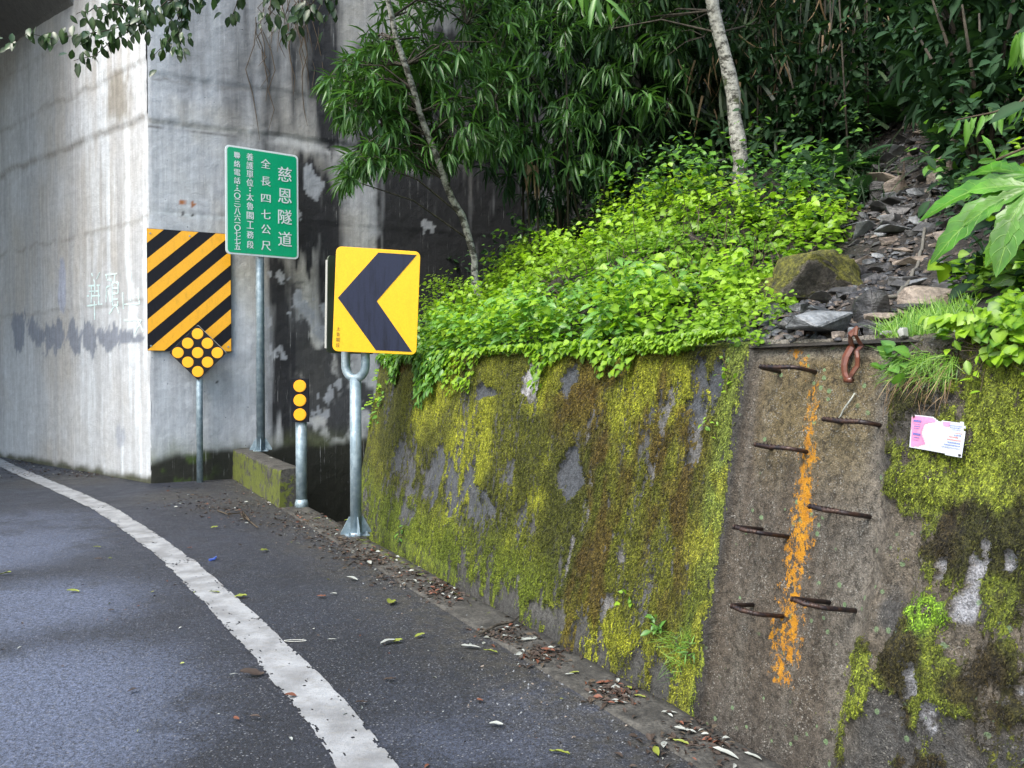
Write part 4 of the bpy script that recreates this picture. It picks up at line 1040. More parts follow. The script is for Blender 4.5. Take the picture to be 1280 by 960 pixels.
for nm, pts, wd in (('strap_band', [(1079, 411, .03), (1070, 421, .035), (1061, 432, .03), (1056, 445, .028), (1054, 456, .028), (1054, 466, .028), (1059, 476, .035)], (.008, .013, .016, .016, .014, .012, .009)),
                    ('strap_band', [(1081, 412, .045), (1079, 422, .045), (1076, 432, .045), (1074, 440, .05), (1075, 448, .05), (1073, 458, .045), (1067, 467, .045), (1061, 476, .04)], (.006, .008, .010, .009, .009, .010, .010, .008))):
    P_ = [wpx(*p) for p in pts]
    sd_ = [np.cross(OUT, norm(P_[min(i + 1, len(P_) - 1)] - P_[max(i - 1, 0)])) for i in range(len(P_))]
    V, F = ribbon(P_, wd, .003, sd_); meshobj(nm, V, F, M_STRAP, st_, False)
m = MB(); c_ = wpx(1061, 475, .04); m.tube([c_ - SX * .016, c_ + SX * .016], .012, 8); m.build('knot', M_STRAP, st_, True)
# notice
nc_ = [(1151, 522), (1217, 530), (1214, 574), (1148, 562)]
qn = [wpx(x, y, .0) for x, y in nc_]
no = max(wall_o(*wall_tz(x, y)) for x, y in nc_ + [(1183, 548), (1166, 540), (1200, 552)]) + .012
tz_ = [wall_tz(x, y) for x, y in nc_]; Qn = [wallpt(t, z, no) for t, z in tz_]
def npt(u, v, l=0.):
    p = Qn[0] * (1 - u) * (1 - v) + Qn[1] * u * (1 - v) + Qn[3] * (1 - u) * v + Qn[2] * u * v
    return p + OUT * (l + .006 * math.sin(u * 5) * math.sin(v * 3 + 1))
ntc = empty('paper_notice', Qn[3], 'torn pink and white laminated notice stuck on the mossy wall right of the rungs', 'notice')
def npatch(name, poly, l, mt):
    V = []; nn3 = 30; F = []
    us = [p[0] for p in poly]; vs = [p[1] for p in poly]
    gx_ = np.linspace(min(us), max(us), nn3); gy_ = np.linspace(min(vs), max(vs), nn3)
    def inside(u, v):
        c = False
        for i in range(len(poly)):
            a, b = poly[i], poly[i - 1]
            if (a[1] > v) != (b[1] > v) and u < (b[0] - a[0]) * (v - a[1]) / (b[1] - a[1] + 1e-12) + a[0]: c = not c
        return c
    V = [npt(u, v, l) for u in gx_ for v in gy_] + [npt(u, v, l - .0012) for u in gx_ for v in gy_]; k = nn3 * nn3
    for i in range(nn3 - 1):
        for j in range(nn3 - 1):
            if inside((gx_[i] + gx_[i + 1]) / 2, (gy_[j] + gy_[j + 1]) / 2):
                q = (i * nn3 + j, i * nn3 + j + 1, (i + 1) * nn3 + j + 1, (i + 1) * nn3 + j); F += [q[::-1], tuple(x + k for x in q)]
    return meshobj(name, V, F, mt, ntc, True)
npatch('sheet', [(0, 0), (.12, -.03), (.45, -.02), (.52, .08), (.62, .05), (.95, .02), (1.0, .14), (.96, .22), (1.0, .32), (1, 1.02), (.5, .99), (0, 1.0), (-.01, .5)], 0, M_PAPER)
npatch('pink_field', [(.0, 0.02), (.42, .0), (.50, .10), (.28, .22), (.22, .5), (.30, .8), (.14, .92), (.02, .95), (.01, .5)], .0012, M_PINK)
npatch('pink_field', [(.60, .08), (.74, .06), (.72, .2), (.62, .2)], .0012, M_PINK)
def marks(name, rows, mt):
    m = MB()
    for u0, v0, u1, dv in rows:
        u = u0
        while u < u1:
            du = R.uniform(.012, .03); a, b, c_, d_ = npt(u, v0, .003), npt(min(u + du * .7, u1), v0 + (u - u0) * .0, .003), npt(min(u + du * .7, u1), v0 + dv, .003), npt(u, v0 + dv, .003)
            m.add([a, b, c_, d_], [(0, 1, 2, 3)]); u += du
    m.build(name, mt, ntc)['kind'] = 'stuff'
marks('blue_print', [(.05, .12, .22, .07), (.06, .24, .2, .02), (.07, .30, .2, .03), (.06, .37, .19, .02), (.05, .52, .21, .07), (.07, .64, .19, .03), (.07, .72, .18, .02), (.72, .62, .95, .035), (.66, .70, .96, .03), (.62, .78, .96, .02), (.72, .14, .95, .02), (.74, .2, .92, .02), (.78, .26, .93, .015), (.82, .40, .95, .03)], M_BLUEINK)
marks('red_print', [(.74, .46, .9, .03), (.70, .54, .95, .03), (.82, .34, .96, .02)], M_REDINK)
for u, v in ((.05, .03), (.97, .96)):
    m = MB(); m.tube([npt(u, v, -.01), npt(u, v, .006)], .004, 6); m.build('nail', M_REBAR, ntc)

# ================================================================== ROCKS, PATH
def rock_mesh(name, sx, sy, sz, seed, npts=16, mt=None, sub=0, parent=None, detail=.0):
    rr = random.Random(seed); bm = bmesh.new()
    for _ in range(npts):
        v = Vector((rr.gauss(0, 1), rr.gauss(0, 1), rr.gauss(0, 1))).normalized()
        v = Vector((max(-.78, min(.78, v.x)), max(-.78, min(.78, v.y)), max(-.55, min(.55, v.z)) * 1.5))
        bm.verts.new((v.x * sx, v.y * sy, v.z * sz))
    res = bmesh.ops.convex_hull(bm, input=bm.verts)
    bmesh.ops.delete(bm, geom=[v for v in bm.verts if not v.link_faces], context='VERTS')
    bmesh.ops.bevel(bm, geom=bm.edges[:], offset=min(sx, sy, sz) * .10, segments=1, affect='EDGES')
    if sub:
        bmesh.ops.triangulate(bm, faces=bm.faces[:])
        bmesh.ops.subdivide_edges(bm, edges=bm.edges[:], cuts=sub, use_grid_fill=True)
        for v in bm.verts:
            q = v.co; a = float(fbm(np.array([q.x * 7 + seed]), np.array([q.y * 7 + q.z * 6]), seed)[0]) - .5
            v.co += v.normal * a * detail
    me = bpy.data.meshes.new(name); bm.to_mesh(me); bm.free()
    if mt: me.materials.append(mt)
    return me
def rock(name, px, py, sz3, seed, mt, label, cat='rock', rz=0., tilt=(0, 0), lift=.3, npts=16, sub=0, detail=0., group=None, pos=None):
    p = hit(px, py) if pos is None else pos
    me = rock_mesh(name, *sz3, seed, npts, mt, sub, detail=detail)
    o = bpy.data.objects.new(name, me); COL.objects.link(o); o.location = (p[0], p[1], p[2] + sz3[2] * lift)
    o.rotation_euler = (tilt[0], tilt[1], rz)
    if sub: me.polygons.foreach_set('use_smooth', np.ones(len(me.polygons), bool))
    return tag(o, label, cat, group)
top_at = lambda px, back_: None
def walltop(px, back_=.12, dz=0.):
    t = wall_tz(px, 425)[0]; return wallpt(t, WZ) + NW * back_ + Zv * dz
rock('mossy_boulder', 1032, 352, (.35, .24, .21), 5, M_BOULD, 'large moss covered boulder at the left edge of the stony path', rz=.3, tilt=(.05, .22), lift=.42, sub=5, detail=.12, pos=onterr(1.76, 4.32))
rock('mossy_boulder', 985, 335, (.15, .14, .14), 15, M_BOULD, 'grey brown stone half buried in the vines behind the large mossy boulder', rz=.1, lift=.6, sub=4, detail=.06, pos=onterr(1.60, 4.50))
rock('slate_slab', 1000, 405, (.19, .13, .07), 8, M_SLATE, 'pale blue grey pointed slate slab leaning on the wall top left of the strap', rz=.3, tilt=(.28, -.12), lift=.9, npts=12, pos=walltop(1002, .13, .01))
rock('dark_rock', 1018, 385, (.15, .10, .11), 9, M_DARKST, 'dark angular rock between the pointed slab and the mossy boulder', rz=1., pos=walltop(1018, .36, .10))
rock('brown_rock', 1066, 374, (.16, .11, .09), 13, M_BROWNST, 'pale brown rock with a dark right face above the flat slab by the grass', rz=.2, tilt=(.1, .2), pos=walltop(1064, .48, .13))
rock('flat_stone', 1053, 396, (.11, .06, .022), 14, M_BROWNST, 'flat light brown stone slab right behind the wall top', rz=.1, pos=walltop(1052, .24, .09))
rock('flat_stone', 1055, 404, (.12, .07, .022), 16, M_DARKST, 'flat dark slab beneath the light brown slab on the wall top', rz=-.1, pos=walltop(1050, .18, .045))
rock('small_stone', 1045, 412, (.035, .03, .028), 17, M_SLATE, 'small blue grey stone on the wall top left of the strap', pos=walltop(1052, .07, .02))
rock('small_stone', 1064, 410, (.055, .045, .035), 18, M_DARKST, 'dark triangular stone right where the strap goes over the wall top', pos=walltop(1068, .11, .02))
rock('small_stone', 1030, 415, (.035, .025, .02), 19, M_BROWNST, 'small tan stone under the pointed slab on the wall top', pos=walltop(1034, .06, .015))
rock('small_stone', 966, 412, (.03, .03, .02), 20, M_SLATE, 'small pale stone at the left end of the bare wall top', pos=walltop(968, .08, .015))
rock('white_stone', 1117, 432, (.030, .02, .022), 21, M_PALE, 'small white stone on the wall top right of the grass tuft', rz=.6, pos=walltop(1122, .03, .01))
rock('white_stone', 1092, 414, (.035, .02, .012), 22, M_PALE, 'pale flat stone at the foot of the grass tuft on the wall top', pos=walltop(1094, .06, .015))
rock('flat_stone', 1115, 303, (.135, .08, .035), 23, M_BROWNST, 'light grey flat wedge stone in the middle of the path', rz=.1, tilt=(.15, -.1), npts=11)
rock('round_rock', 1118, 242, (.14, .12, .12), 24, M_BROWNST, 'rounded brown rock at the left side of the upper path', rz=.4)
rock('round_rock', 1098, 246, (.10, .09, .12), 25, M_DARKST, 'dark rock squeezed against the left side of the rounded brown rock', rz=.9)
rock('reddish_rock', 1177, 222, (.16, .12, .19), 26, M_BROWNST, 'upright reddish grey rock beside the rope at the top of the path', rz=.2, npts=14)
rock('long_stone', 1152, 243, (.17, .08, .06), 27, M_DARKST, 'long sloping grey stone between the rounded rock and the upright rock', rz=.5, tilt=(0, -.3))
rock('flat_stone', 1192, 300, (.22, .12, .06), 28, M_BROWNST, 'big reddish flat stone behind the large lobed leaves', rz=.35, tilt=(0, -.2))
rock('flat_stone', 1110, 275, (.10, .07, .03), 29, M_SLATE, 'grey flat stone under the rounded rock on the path', rz=.1)
rock('flat_stone', 1075, 278, (.09, .07, .035), 30, M_DARKST, 'small dark rock on the left path edge beside the ferns', rz=.3)
rock('mossy_boulder', 1055, 272, (.10, .09, .06), 31, M_BOULD, 'small mossy rock on the left path edge under the ferns', sub=3, detail=.04)
rock('long_stone', 1172, 375, (.20, .07, .04), 32, M_BROWNST, 'long brown slab lying across the path near the grass tuft', rz=.2)
rock('long_stone', 1165, 392, (.22, .06, .035), 33, M_DARKST, 'long dark step slab across the path under the brown slab', rz=.15)
rock('flat_stone', 1100, 350, (.14, .09, .03), 34, M_DARKST, 'dark flat step stone right of the large mossy boulder', rz=.0)
rock('slate_slab', 1128, 40, (.30, .22, .16), 35, M_SLATE, 'blue grey rock high up in the shade at the top of the path', rz=.3)
rock('reddish_rock', 1147, 30, (.26, .22, .22), 36, M_BROWNST, 'brown block of rock behind the high blue grey rock', rz=.7, lift=.6)
rock('round_rock', 1148, 212, (.13, .1, .07), 37, M_DARKST, 'grey round stone on the path above the long sloping stone', rz=.3)
# loose path stones: pieces of the path (shared meshes), the finest as one mass of gravel
sv = [rock_mesh('stone', .07, .05, .018, 200 + i, 9, [M_DARKST, M_BROWNST, M_SLATE, M_DARKST][i % 4]) for i in range(12)]
pa = []; pxs = []
for a, b in zip(PATHXY[:-1], PATHXY[1:]):
    L = np.hypot(*(b - a)); 
    for k in range(max(2, int(L / .1))): pxs.append(a + (b - a) * k * .1 / L)
footpath_pts = np.array(pxs)
V = []; wv = .42
for q in footpath_pts:
    for e in np.linspace(-1, 1, 7): V.append((q[0] + e * wv, q[1] - e * .25, float(terr(q[0] + e * wv, q[1] - e * .25)) + .012 * (1 - e * e)))
ok_ = [i for i, q in enumerate(footpath_pts) if (q[0] - QA[0]) * NW[0] + (q[1] - QA[1]) * NW[1] > BAT * WZ + .30]
i0 = ok_[0]; V = np.array(V[i0 * 7:]); V[:, 2] += (fbm(V[:, 0] * 9, V[:, 1] * 9, 3) - .5) * .03
fp = meshobj('footpath', V, grid_faces(len(V) // 7, 7)[:, ::-1].copy(), M_SOIL, None, True); tag(fp, kind='structure')
cnt = 0
for i in range(1500):
    k = R.random() ** 1.2; q = footpath_pts[int(i0 + k * (len(footpath_pts) - i0 - 1) * .75)]
    x = q[0] + R.gauss(0, .24); y = q[1] + R.gauss(0, .2)
    if cnt >= 295: break
    if (x - QA[0]) * NW[0] + (y - QA[1]) * NW[1] - BAT * WZ < .12: continue
    o = bpy.data.objects.new('stone', R.choice(sv)); COL.objects.link(o); o.parent = fp
    sc_ = R.uniform(.6, 1.9) * (1 + .8 * (R.random() < .15)) * (.75 + .07 * y); o.scale = (sc_, sc_ * R.uniform(.6, 1.1), sc_ * R.uniform(.8, 1.6))
    o.location = (x, y, float(terr(x, y)) + .022 + .01 * R.random()); o.rotation_euler = (R.gauss(0, .16), R.gauss(0, .18), R.gauss(.1, .35)); cnt += 1
Ng = 12000
kk = (NR.rand(Ng) ** 1.4 * (len(footpath_pts) - i0 - 1) * .8 + i0).astype(int)
gxp = footpath_pts[kk, 0] + NR.randn(Ng) * .36; gyp = footpath_pts[kk, 1] + NR.randn(Ng) * .22
okp = (gxp - QA[0]) * NW[0] + (gyp - QA[1]) * NW[1] - BAT * WZ > .04; gxp, gyp = gxp[okp], gyp[okp]
def debris(name, X, Y, Z, size, mats, parent=None, flat=.35, smin=.3):
    n_ = len(X); base_ = np.array([(-1, -.6, 0), (1, -.8, 0), (.8, .7, 0), (-.7, .9, 0), (-.6, -.4, 1), (.7, -.4, .9), (.4, .5, 1.1), (-.5, .4, .8)]) * [.5, .5, flat]
    Fb = np.array([(4, 5, 6, 7), (0, 1, 5, 4), (1, 2, 6, 5), (2, 3, 7, 6), (3, 0, 4, 7)])
    S_ = size * (smin + NR.rand(n_) ** 2 * (1.6 - smin)); a = NR.rand(n_) * 6.28
    Vv = base_[None] * S_[:, None, None] * (1 + (NR.rand(n_, 8, 3) - .5) * .5) * np.stack([NR.uniform(.5, 1.5, n_), np.ones(n_), np.ones(n_)], -1)[:, None]
    Vv[..., 2] += (Vv[..., 0] * NR.randn(n_, 1) * .25)
    x = Vv[..., 0] * np.cos(a)[:, None] - Vv[..., 1] * np.sin(a)[:, None] + X[:, None]; y = Vv[..., 0] * np.sin(a)[:, None] + Vv[..., 1] * np.cos(a)[:, None] + Y[:, None]
    V_ = np.stack([x, y, Vv[..., 2] + Z[:, None]], -1).reshape(-1, 3); F_ = (Fb[None] + (np.arange(n_) * 8)[:, None, None]).reshape(-1, 4)
    return meshobj(name, V_, F_, mats, parent, False, mi=np.repeat(NR.randint(0, len(mats), n_), 5))
gr = debris('gravel', gxp, gyp, terr(gxp, gyp) + .006, .036, [M_DARKST, M_BROWNST, M_SLATE, M_DARKST, M_BROWNST, M_DARKST], fp); gr['kind'] = 'stuff'
# rope down the path
rp_ = [(1176, 195), (1174, 215), (1165, 238), (1160, 262), (1155, 290), (1152, 318), (1146, 340), (1136, 358), (1128, 368), (1122, 378)]
P_ = []
for x, y in rp_:
    q = hit(x, y); r_ = q - CP; P_.append(CP + r_ * (.985 if y > 300 else .972)); 
e_ = hit(1108, 382); P_.append(e_ + Zv * .02); e_ = hit(1070, 383); P_.append(e_ + Zv * .02)
P_ = list(resample(np.array(P_), 60)); P_ = [np.array([q[0], q[1], max(q[2], float(terr(q[0], q[1])) + .035)]) for q in P_]; m = MB(); m.tube(P_, .0095, 8); ro = m.build('rope', M_ROPE, None, True); tag(ro, 'long grey rope running down the middle of the rocky path to the wall', 'rope')
# ================================================================== VEGETATION
def terr_n(x, y):
    e = .05; return norm(np.stack([-(terr(x + e, y) - terr(x - e, y)) / (2 * e), -(terr(x, y + e) - terr(x, y - e)) / (2 * e), np.ones(np.shape(x))], -1))
def pcoord(x, y): return (x - QA[0]) * NW[0] + (y - QA[1]) * NW[1] - BAT * WZ
def tcoord(x, y): return (x - QA[0]) * DW[0] + (y - QA[1]) * DW[1]
def cover(name, n_, pmin, pmax, tmin, tmax, cond, size, hmax, tpl, mt, label, parent=None, dens=None, mound=.0):
    t = NR.uniform(tmin, tmax, n_); p = NR.rand(n_) * (pmax - pmin) + pmin
    x = QA[0] + DW[0] * t + NW[0] * (p + BAT * WZ); y = QA[1] + DW[1] * t + NW[1] * (p + BAT * WZ)
    k = cond(x, y, t, p); t, p, x, y = t[k], p[k], x[k], y[k]
    cl = fbm(x * 2.2, y * 2.2, 77, 3); cl2 = fbm(x * 7, y * 7, 78, 2)
    h = hmax * (NR.rand(len(x)) ** .7) * (.15 + 1.7 * ss(.3, .75, cl)) * ss(0, .18, p + .06) + mound * cl2
    N_ = terr_n(x, y)
    P = np.stack([x, y, terr(x, y)], -1) + N_ * h[:, None]
    a = NR.rand(len(x)) * 6.28
    D = np.stack([np.cos(a), np.sin(a), np.zeros(len(x))], -1) + np.array([-.5, -.8, -.35]) * .8 + NR.randn(len(x), 3) * .2
    U = np.array([-.25, -.45, 1.]) + NR.randn(len(x), 3) * .38
    S = size * (.55 + .75 * NR.rand(len(x)))
    tint = np.clip(.15 + .6 * (h / hmax) + .5 * (cl - .5) + NR.randn(len(x)) * .18, 0, 1)
    o = leafobj(name, cloud_data(tpl, P, D, U, S, tint), mt, parent)
    if parent is None: tag(o, label, 'ground cover', kind='stuff')
    else: o['kind'] = 'stuff'
    return o, (x, y, t, p)
left_ = lambda x, y, t, p: (path_dist(x, y) < -.24 - .12 * fbm(x * 4, y * 4, 3)) & (x > -1.35)
def bright_lim(x, y, t, p): return left_(x, y, t, p) & (np.hypot(x - 1.76, y - 4.35) > .34) & ~((p < .75) & (path_dist(x, y) > -.62)) & (p < 2.75 - .55 * ss(-1.2, -2.6, t) + .5 * (fbm(t * .9, p * .9, 9) - .5)) & (p > .02)
cover('ground_cover_vines', 30000, 0, 3.2, -3.2, 4.9, lambda x, y, t, p: bright_lim(x, y, t, p) & ((p > .42) | (t < 3.9)), .056, .26, HEART, L_BRIGHT, 'bright green heart leaved vines covering the bank above the mossy wall')
cover('broad_leaf_cover', 6500, 0, 1.0, -2.6, 3.4, lambda x, y, t, p: left_(x, y, t, p) & (NR.rand(len(x)) < ss(1.0, .2, p)), .075, .26, OVAL, L_MID, 'mid green oval leaved plants along the left part of the wall top')
cover('fine_leaf_cover', 9000, 0, 1.4, 2.2, 5.2, lambda x, y, t, p: left_(x, y, t, p), .030, .16, HEART, L_BRIGHT, 'tiny leaved bright creeper at the right end of the green bank')
cover('large_leaf_weeds', 1300, 0, 2.4, -2.6, 4.4, lambda x, y, t, p: bright_lim(x, y, t, p) & (fbm(x * 1.7 + 9, y * 1.7, 66, 3) > .52), .095, .20, OVAL, L_BRIGHT, 'patches of larger pale green leaves rising out of the vines on the bank')
m = MB()
for i in range(260):
    q = hit(R.uniform(545, 1000), R.uniform(230, 400)); 
    if not bright_lim(*[np.array([v]) for v in (q[0], q[1], tcoord(q[0], q[1]), pcoord(q[0], q[1]))])[0]: continue
    d_ = np.array([R.gauss(-.1, .35), R.gauss(-.2, .3), 1.]); L_ = R.uniform(.15, .38); m.tube([q, q + d_ * L_ * .5, q + d_ * L_ + np.array([R.gauss(0, .06), R.gauss(0, .06), -.02])], [.004, .003, .0015], 3, False)
tag(m.build('vine_stems', M_TWIG, None), 'thin brown stems showing between the bright leaves of the bank', 'stems', kind='stuff')
# fringe hanging over the top of the wall
def fringe(name, n_, t0, t1, hang, size, tpl, mt, label, cond=None):
    t = NR.uniform(t0, t1, n_); prof_ = hang * (.06 + 3.2 * np.clip(fbm(t * 2.3, t * 0, 12, 5) - .43, 0, 1)); d = NR.rand(n_) ** 1.4 * prof_
    o_ = .03 + .06 * NR.rand(n_)
    if cond is not None: k = cond(t, d); t, d, o_ = t[k], d[k], o_[k]
    P = QA + t[:, None] * DW + (WZ + .05 - d)[:, None] * UPW + o_[:, None] * OUT
    D = np.array([0, 0, -.8]) + OUT * .5 + DW * (NR.randn(len(t), 1) * .5) + NR.randn(len(t), 3) * .25
    U = OUT + np.array([0, 0, .6]) + NR.randn(len(t), 3) * .3
    return leafobj(name, cloud_data(tpl, P, D, U, size * (.6 + .7 * NR.rand(len(t)))), mt)
tag(fringe('hanging_vine_fringe', 1100, -1.1, 3.6, .30, .05, HEART, L_BRIGHT, ''), 'bright vine leaves hanging over the top edge of the mossy wall', 'hanging vine', kind='stuff')
tag(fringe('oval_leaf_fringe', 900, -1.1, .9, .40, .085, OVAL, L_MID, ''), 'darker oval leaves hanging over the wall top beside the chevron board', 'hanging plant', kind='stuff')
tag(fringe('creeper_fringe', 2000, 3.5, 4.40, .14, .026, HEART, L_BRIGHT, ''), 'tiny leaved creeper hanging over the wall left of the rung strip', 'creeper', kind='stuff')
# small plants growing down the moss edge beside the rung strip
def sprig(name, px, py, n_, size, spread, tpl, mt, label, cat='small plant', kind=None):
    t, z = wall_tz(px, py); tt_ = t + NR.randn(n_) * spread; zz = z + NR.randn(n_) * spread * 1.3
    P = QA + tt_[:, None] * DW + zz[:, None] * UPW + (.02 + .05 * NR.rand(n_))[:, None] * OUT
    D = OUT * .7 + np.array([0, 0, -.2]) + NR.randn(n_, 3) * .6
    o = leafobj(name, cloud_data(tpl, P, D, OUT + np.array([0, 0, 1.]) + NR.randn(n_, 3) * .3, size * (.6 + .7 * NR.rand(n_))), mt)
    m = MB(); c0_ = wallpt(t, z, .0)
    for q in P: m.tube([c0_, (c0_ + q) / 2 + OUT * .01, q], .0016, 3, False)
    e = empty(name, c0_, label, cat); o.name = 'leaves'; o['kind'] = 'stuff'; st3 = m.build('stem', M_TWIG, e); o.parent = e; o.matrix_parent_inverse = Matrix.Translation(e.location).inverted(); return e
sprig('wall_seedling', 915, 470, 14, .024, .03, HEART, L_BRIGHT, 'pale seedling on the moss edge beside the top rung')
sprig('wall_seedling', 895, 535, 9, .028, .02, OVAL, L_BRIGHT, 'small seedling on the moss edge level with the second rung')
sprig('wall_seedling', 832, 783, 16, .05, .025, OVAL, L_MID, 'broad leaved seedling low on the mossy wall left of the rung strip')
sprig('wall_seedling', 870, 815, 26, .045, .018, T_lance(.12, .15, .02), L_MID, 'spiky rosette plant low on the mossy wall beside the rung strip')
sprig('wall_seedling', 507, 670, 10, .05, .03, OVAL, L_MID, 'small seedling at the foot of the mossy wall near the chevron pole')
sprig('wall_seedling', 791, 746, 6, .03, .02, HEART, L_BRIGHT, 'tiny seedling on the lower wall left of the broad leaved seedling')
# grass
def grass(name, P, size, mt, label, lean=(0, 0, 1.), jit=.35, wd=.045, dry=None, cat='grass', droop=.55):
    n_ = len(P); D = np.array(lean) + NR.randn(n_, 3) * jit
    U = -np.array([.3, .9, .0]) + NR.randn(n_, 3) * .5 + np.array([0, 0, .5])
    return tag(leafobj(name, cloud_data(T_blade(wd, droop), P, D, U, size * (.5 + .7 * NR.rand(n_))), mt), label, cat, kind='stuff')
def top_pts(px0, px1, n_, b0, b1, dz=.0):
    px = NR.uniform(px0, px1, n_); t = np.interp(px, [px0, px1], [wall_tz(px0, 420)[0], wall_tz(px1, 420)[0]])
    b = NR.uniform(b0, b1, n_); P = QA + t[:, None] * DW + WZ * UPW + b[:, None] * NW
    P[:, 2] = np.maximum(terr(P[:, 0], P[:, 1]), WZ) + dz; return P
grass('grass_tuft', top_pts(1084, 1150, 1100, .04, .34), .085, L_GRASS, 'short fresh green grass tuft on the wall top right of the strap', jit=.35)
def face_pts(px0, px1, py0, py1, n_):
    P = []
    for _ in range(n_):
        t, z = wall_tz(R.uniform(px0, px1), R.triangular(py0, py1, py0 + 8)); P.append(wallpt(t, z, .03))
    return np.array(P)
grass('hanging_grass', face_pts(1120, 1205, 440, 480, 420), .085, L_GRASS, 'long fresh grass hanging down the wall above the paper notice', lean=OUT * .7 + np.array([0, 0, -.5]), jit=.4, wd=.03)
grass('dry_hanging_grass', face_pts(1118, 1200, 450, 505, 90), .13, L_DRY, 'straw coloured dry grass blades hanging above the paper notice', lean=OUT * .4 + np.array([0, 0, -.9]), jit=.35, wd=.018)
grass('wall_grass', face_pts(838, 874, 790, 850, 90), .10, L_GRASS, 'thin grass growing low on the mossy wall left of the rung strip', lean=OUT * .6 + np.array([0, 0, .2]), jit=.5, wd=.025)
grass('path_edge_grass', np.array([onterr(*(hit(R.gauss(1062, 22), R.gauss(232, 18))[:2])) for _ in range(320)]), .34, L_REED, 'dark green grass clump along the left side of the upper path', jit=.45, wd=.03)
# vines on the right-hand side above the wall
def right_cov(x, y, t, p): return (path_dist(x, y) > .34) & (p > .0) & ((t > 5.3) | (p > .5))
cover('right_bank_vines', 10000, 0, 2.0, 4.9, 8.0, right_cov, .043, .30, HEART, L_BRIGHT, 'bright vine leaves massed on the right bank under the large lobed leaves')
fr_ = fringe('right_vine_fringe', 750, 5.3, 7.5, .20, .045, HEART, L_BRIGHT, '', lambda t, d: d < .04 + .14 * ss(5.25, 5.7, t))
tag(fr_, 'bright vine leaves hanging over the wall top at the right edge', 'hanging vine', kind='stuff')
sprig('vine_shoot', 1135, 450, 16, .055, .035, HEART, L_MID, 'small leafy shoot on the bare wall top right of the white stone', 'vine')
sprig('vine_shoot', 1240, 440, 30, .05, .06, OVAL, L_BRIGHT, 'trailing shoot of small leaves against the moss at the right edge', 'vine')
# dark ground cover over the remaining hillside
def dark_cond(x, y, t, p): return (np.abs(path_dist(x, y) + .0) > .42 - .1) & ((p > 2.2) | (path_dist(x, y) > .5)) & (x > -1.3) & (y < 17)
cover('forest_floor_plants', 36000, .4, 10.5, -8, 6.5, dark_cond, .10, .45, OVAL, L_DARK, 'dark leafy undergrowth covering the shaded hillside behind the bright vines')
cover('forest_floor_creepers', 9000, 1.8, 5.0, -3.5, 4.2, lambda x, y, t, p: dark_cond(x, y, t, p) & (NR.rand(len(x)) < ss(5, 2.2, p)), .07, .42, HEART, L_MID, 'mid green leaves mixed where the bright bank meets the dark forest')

# ---- large lobed-leaf plant at the right edge
def lobed(size, lobes=5, seed=0, dr=.35):
    """deeply lobed leaf lying in its own x (across), y (along) plane"""
    rr = random.Random(seed); V = [(0, 0, 0)]; F = []; vein = [0.]; vy = [0.]
    angs = np.linspace(-1.3, 1.3, lobes)
    for a in angs:
        L = (1.0 - .32 * abs(a) / 1.35) * rr.uniform(.9, 1.05); wd = .128
        d = np.array([math.sin(a), math.cos(a)]); q = np.array([d[1], -d[0]]); b = len(V)
        prof = ((.16, .34), (.27, .50), (.36, .80), (.45, .66), (.54, .98), (.62, .80), (.70, 1.0), (.77, .74), (.84, .70), (.90, .42), (.95, .30))
        for y, k in prof:
            z = -dr * (y * L) ** 2; c_ = d * y * L; w2 = wd * k * (1 + .12 * rr.uniform(-1, 1))
            for s_, zz in ((-1, .035 * k), (-.5, .028 * k), (0, -.005), (.5, .028 * k), (1, .035 * k)):
                V.append((c_[0] + q[0] * w2 * s_, c_[1] + q[1] * w2 * s_, z + zz + rr.uniform(-.006, .006))); vein.append(s_); vy.append(y * L)
        V.append((d[0] * L, d[1] * L, -dr * L * L)); vein.append(0.); vy.append(L)
        n_ = len(prof)
        F += [(0, b + j, b + j + 1) for j in range(4)]
        for i in range(n_ - 1):
            for j in range(4): F.append((b + i * 5 + j, b + i * 5 + j + 1, b + (i + 1) * 5 + j + 1, b + (i + 1) * 5 + j)[::-1])
        for j in range(4): F.append((b + (n_ - 1) * 5 + j, b + (n_ - 1) * 5 + j + 1, len(V) - 1)[::-1])
    return np.array(V) * size, F, np.array(vein), np.array(vy)
def place(V, o, D, U):
    D = norm(np.array(D, float)); X = norm(np.cross(D, U)); Z = np.cross(X, D); return np.array(o) + V[:, 0:1] * X + V[:, 1:2] * D + V[:, 2:3] * Z
YB = 2.75
bpos = onterr(2.05, 2.72)
big = empty('large_leaf_plant', bpos, 'plant with large glossy deeply lobed bright green leaves at the right edge', 'plant')
cr_ = at(1262, 236, YB)
m = MB(); m.tube([bpos, bpos + np.array([.08, .02, .5]), at(1290, 250, YB + .05)], [.014, .012, .010], 8); m.build('stem', M_DBARK, big, True)
LV = [((1292, 218, YB), (-1, .10, -.46), (.1, -.75, 1.), .43, 5, 1, .55), ((1292, 232, YB - .05), (-.75, -.1, -.95), (-.3, -.8, .8), .30, 5, 2, .35), ((1245, 200, YB + .05), (-.35, .0, .9), (0, -1, .2), .10, 3, 3, .2),
      ((1300, 190, YB + .1), (-.9, 0, .05), (0, -.8, .7), .14, 3, 4, .3), ((1290, 385, YB - .05), (-1, -.1, -.42), (.1, -.7, 1), .24, 3, 5, .4), ((1310, 330, YB + .1), (-.6, .1, -.9), (-.1, -.9, .5), .25, 5, 6, .3)]
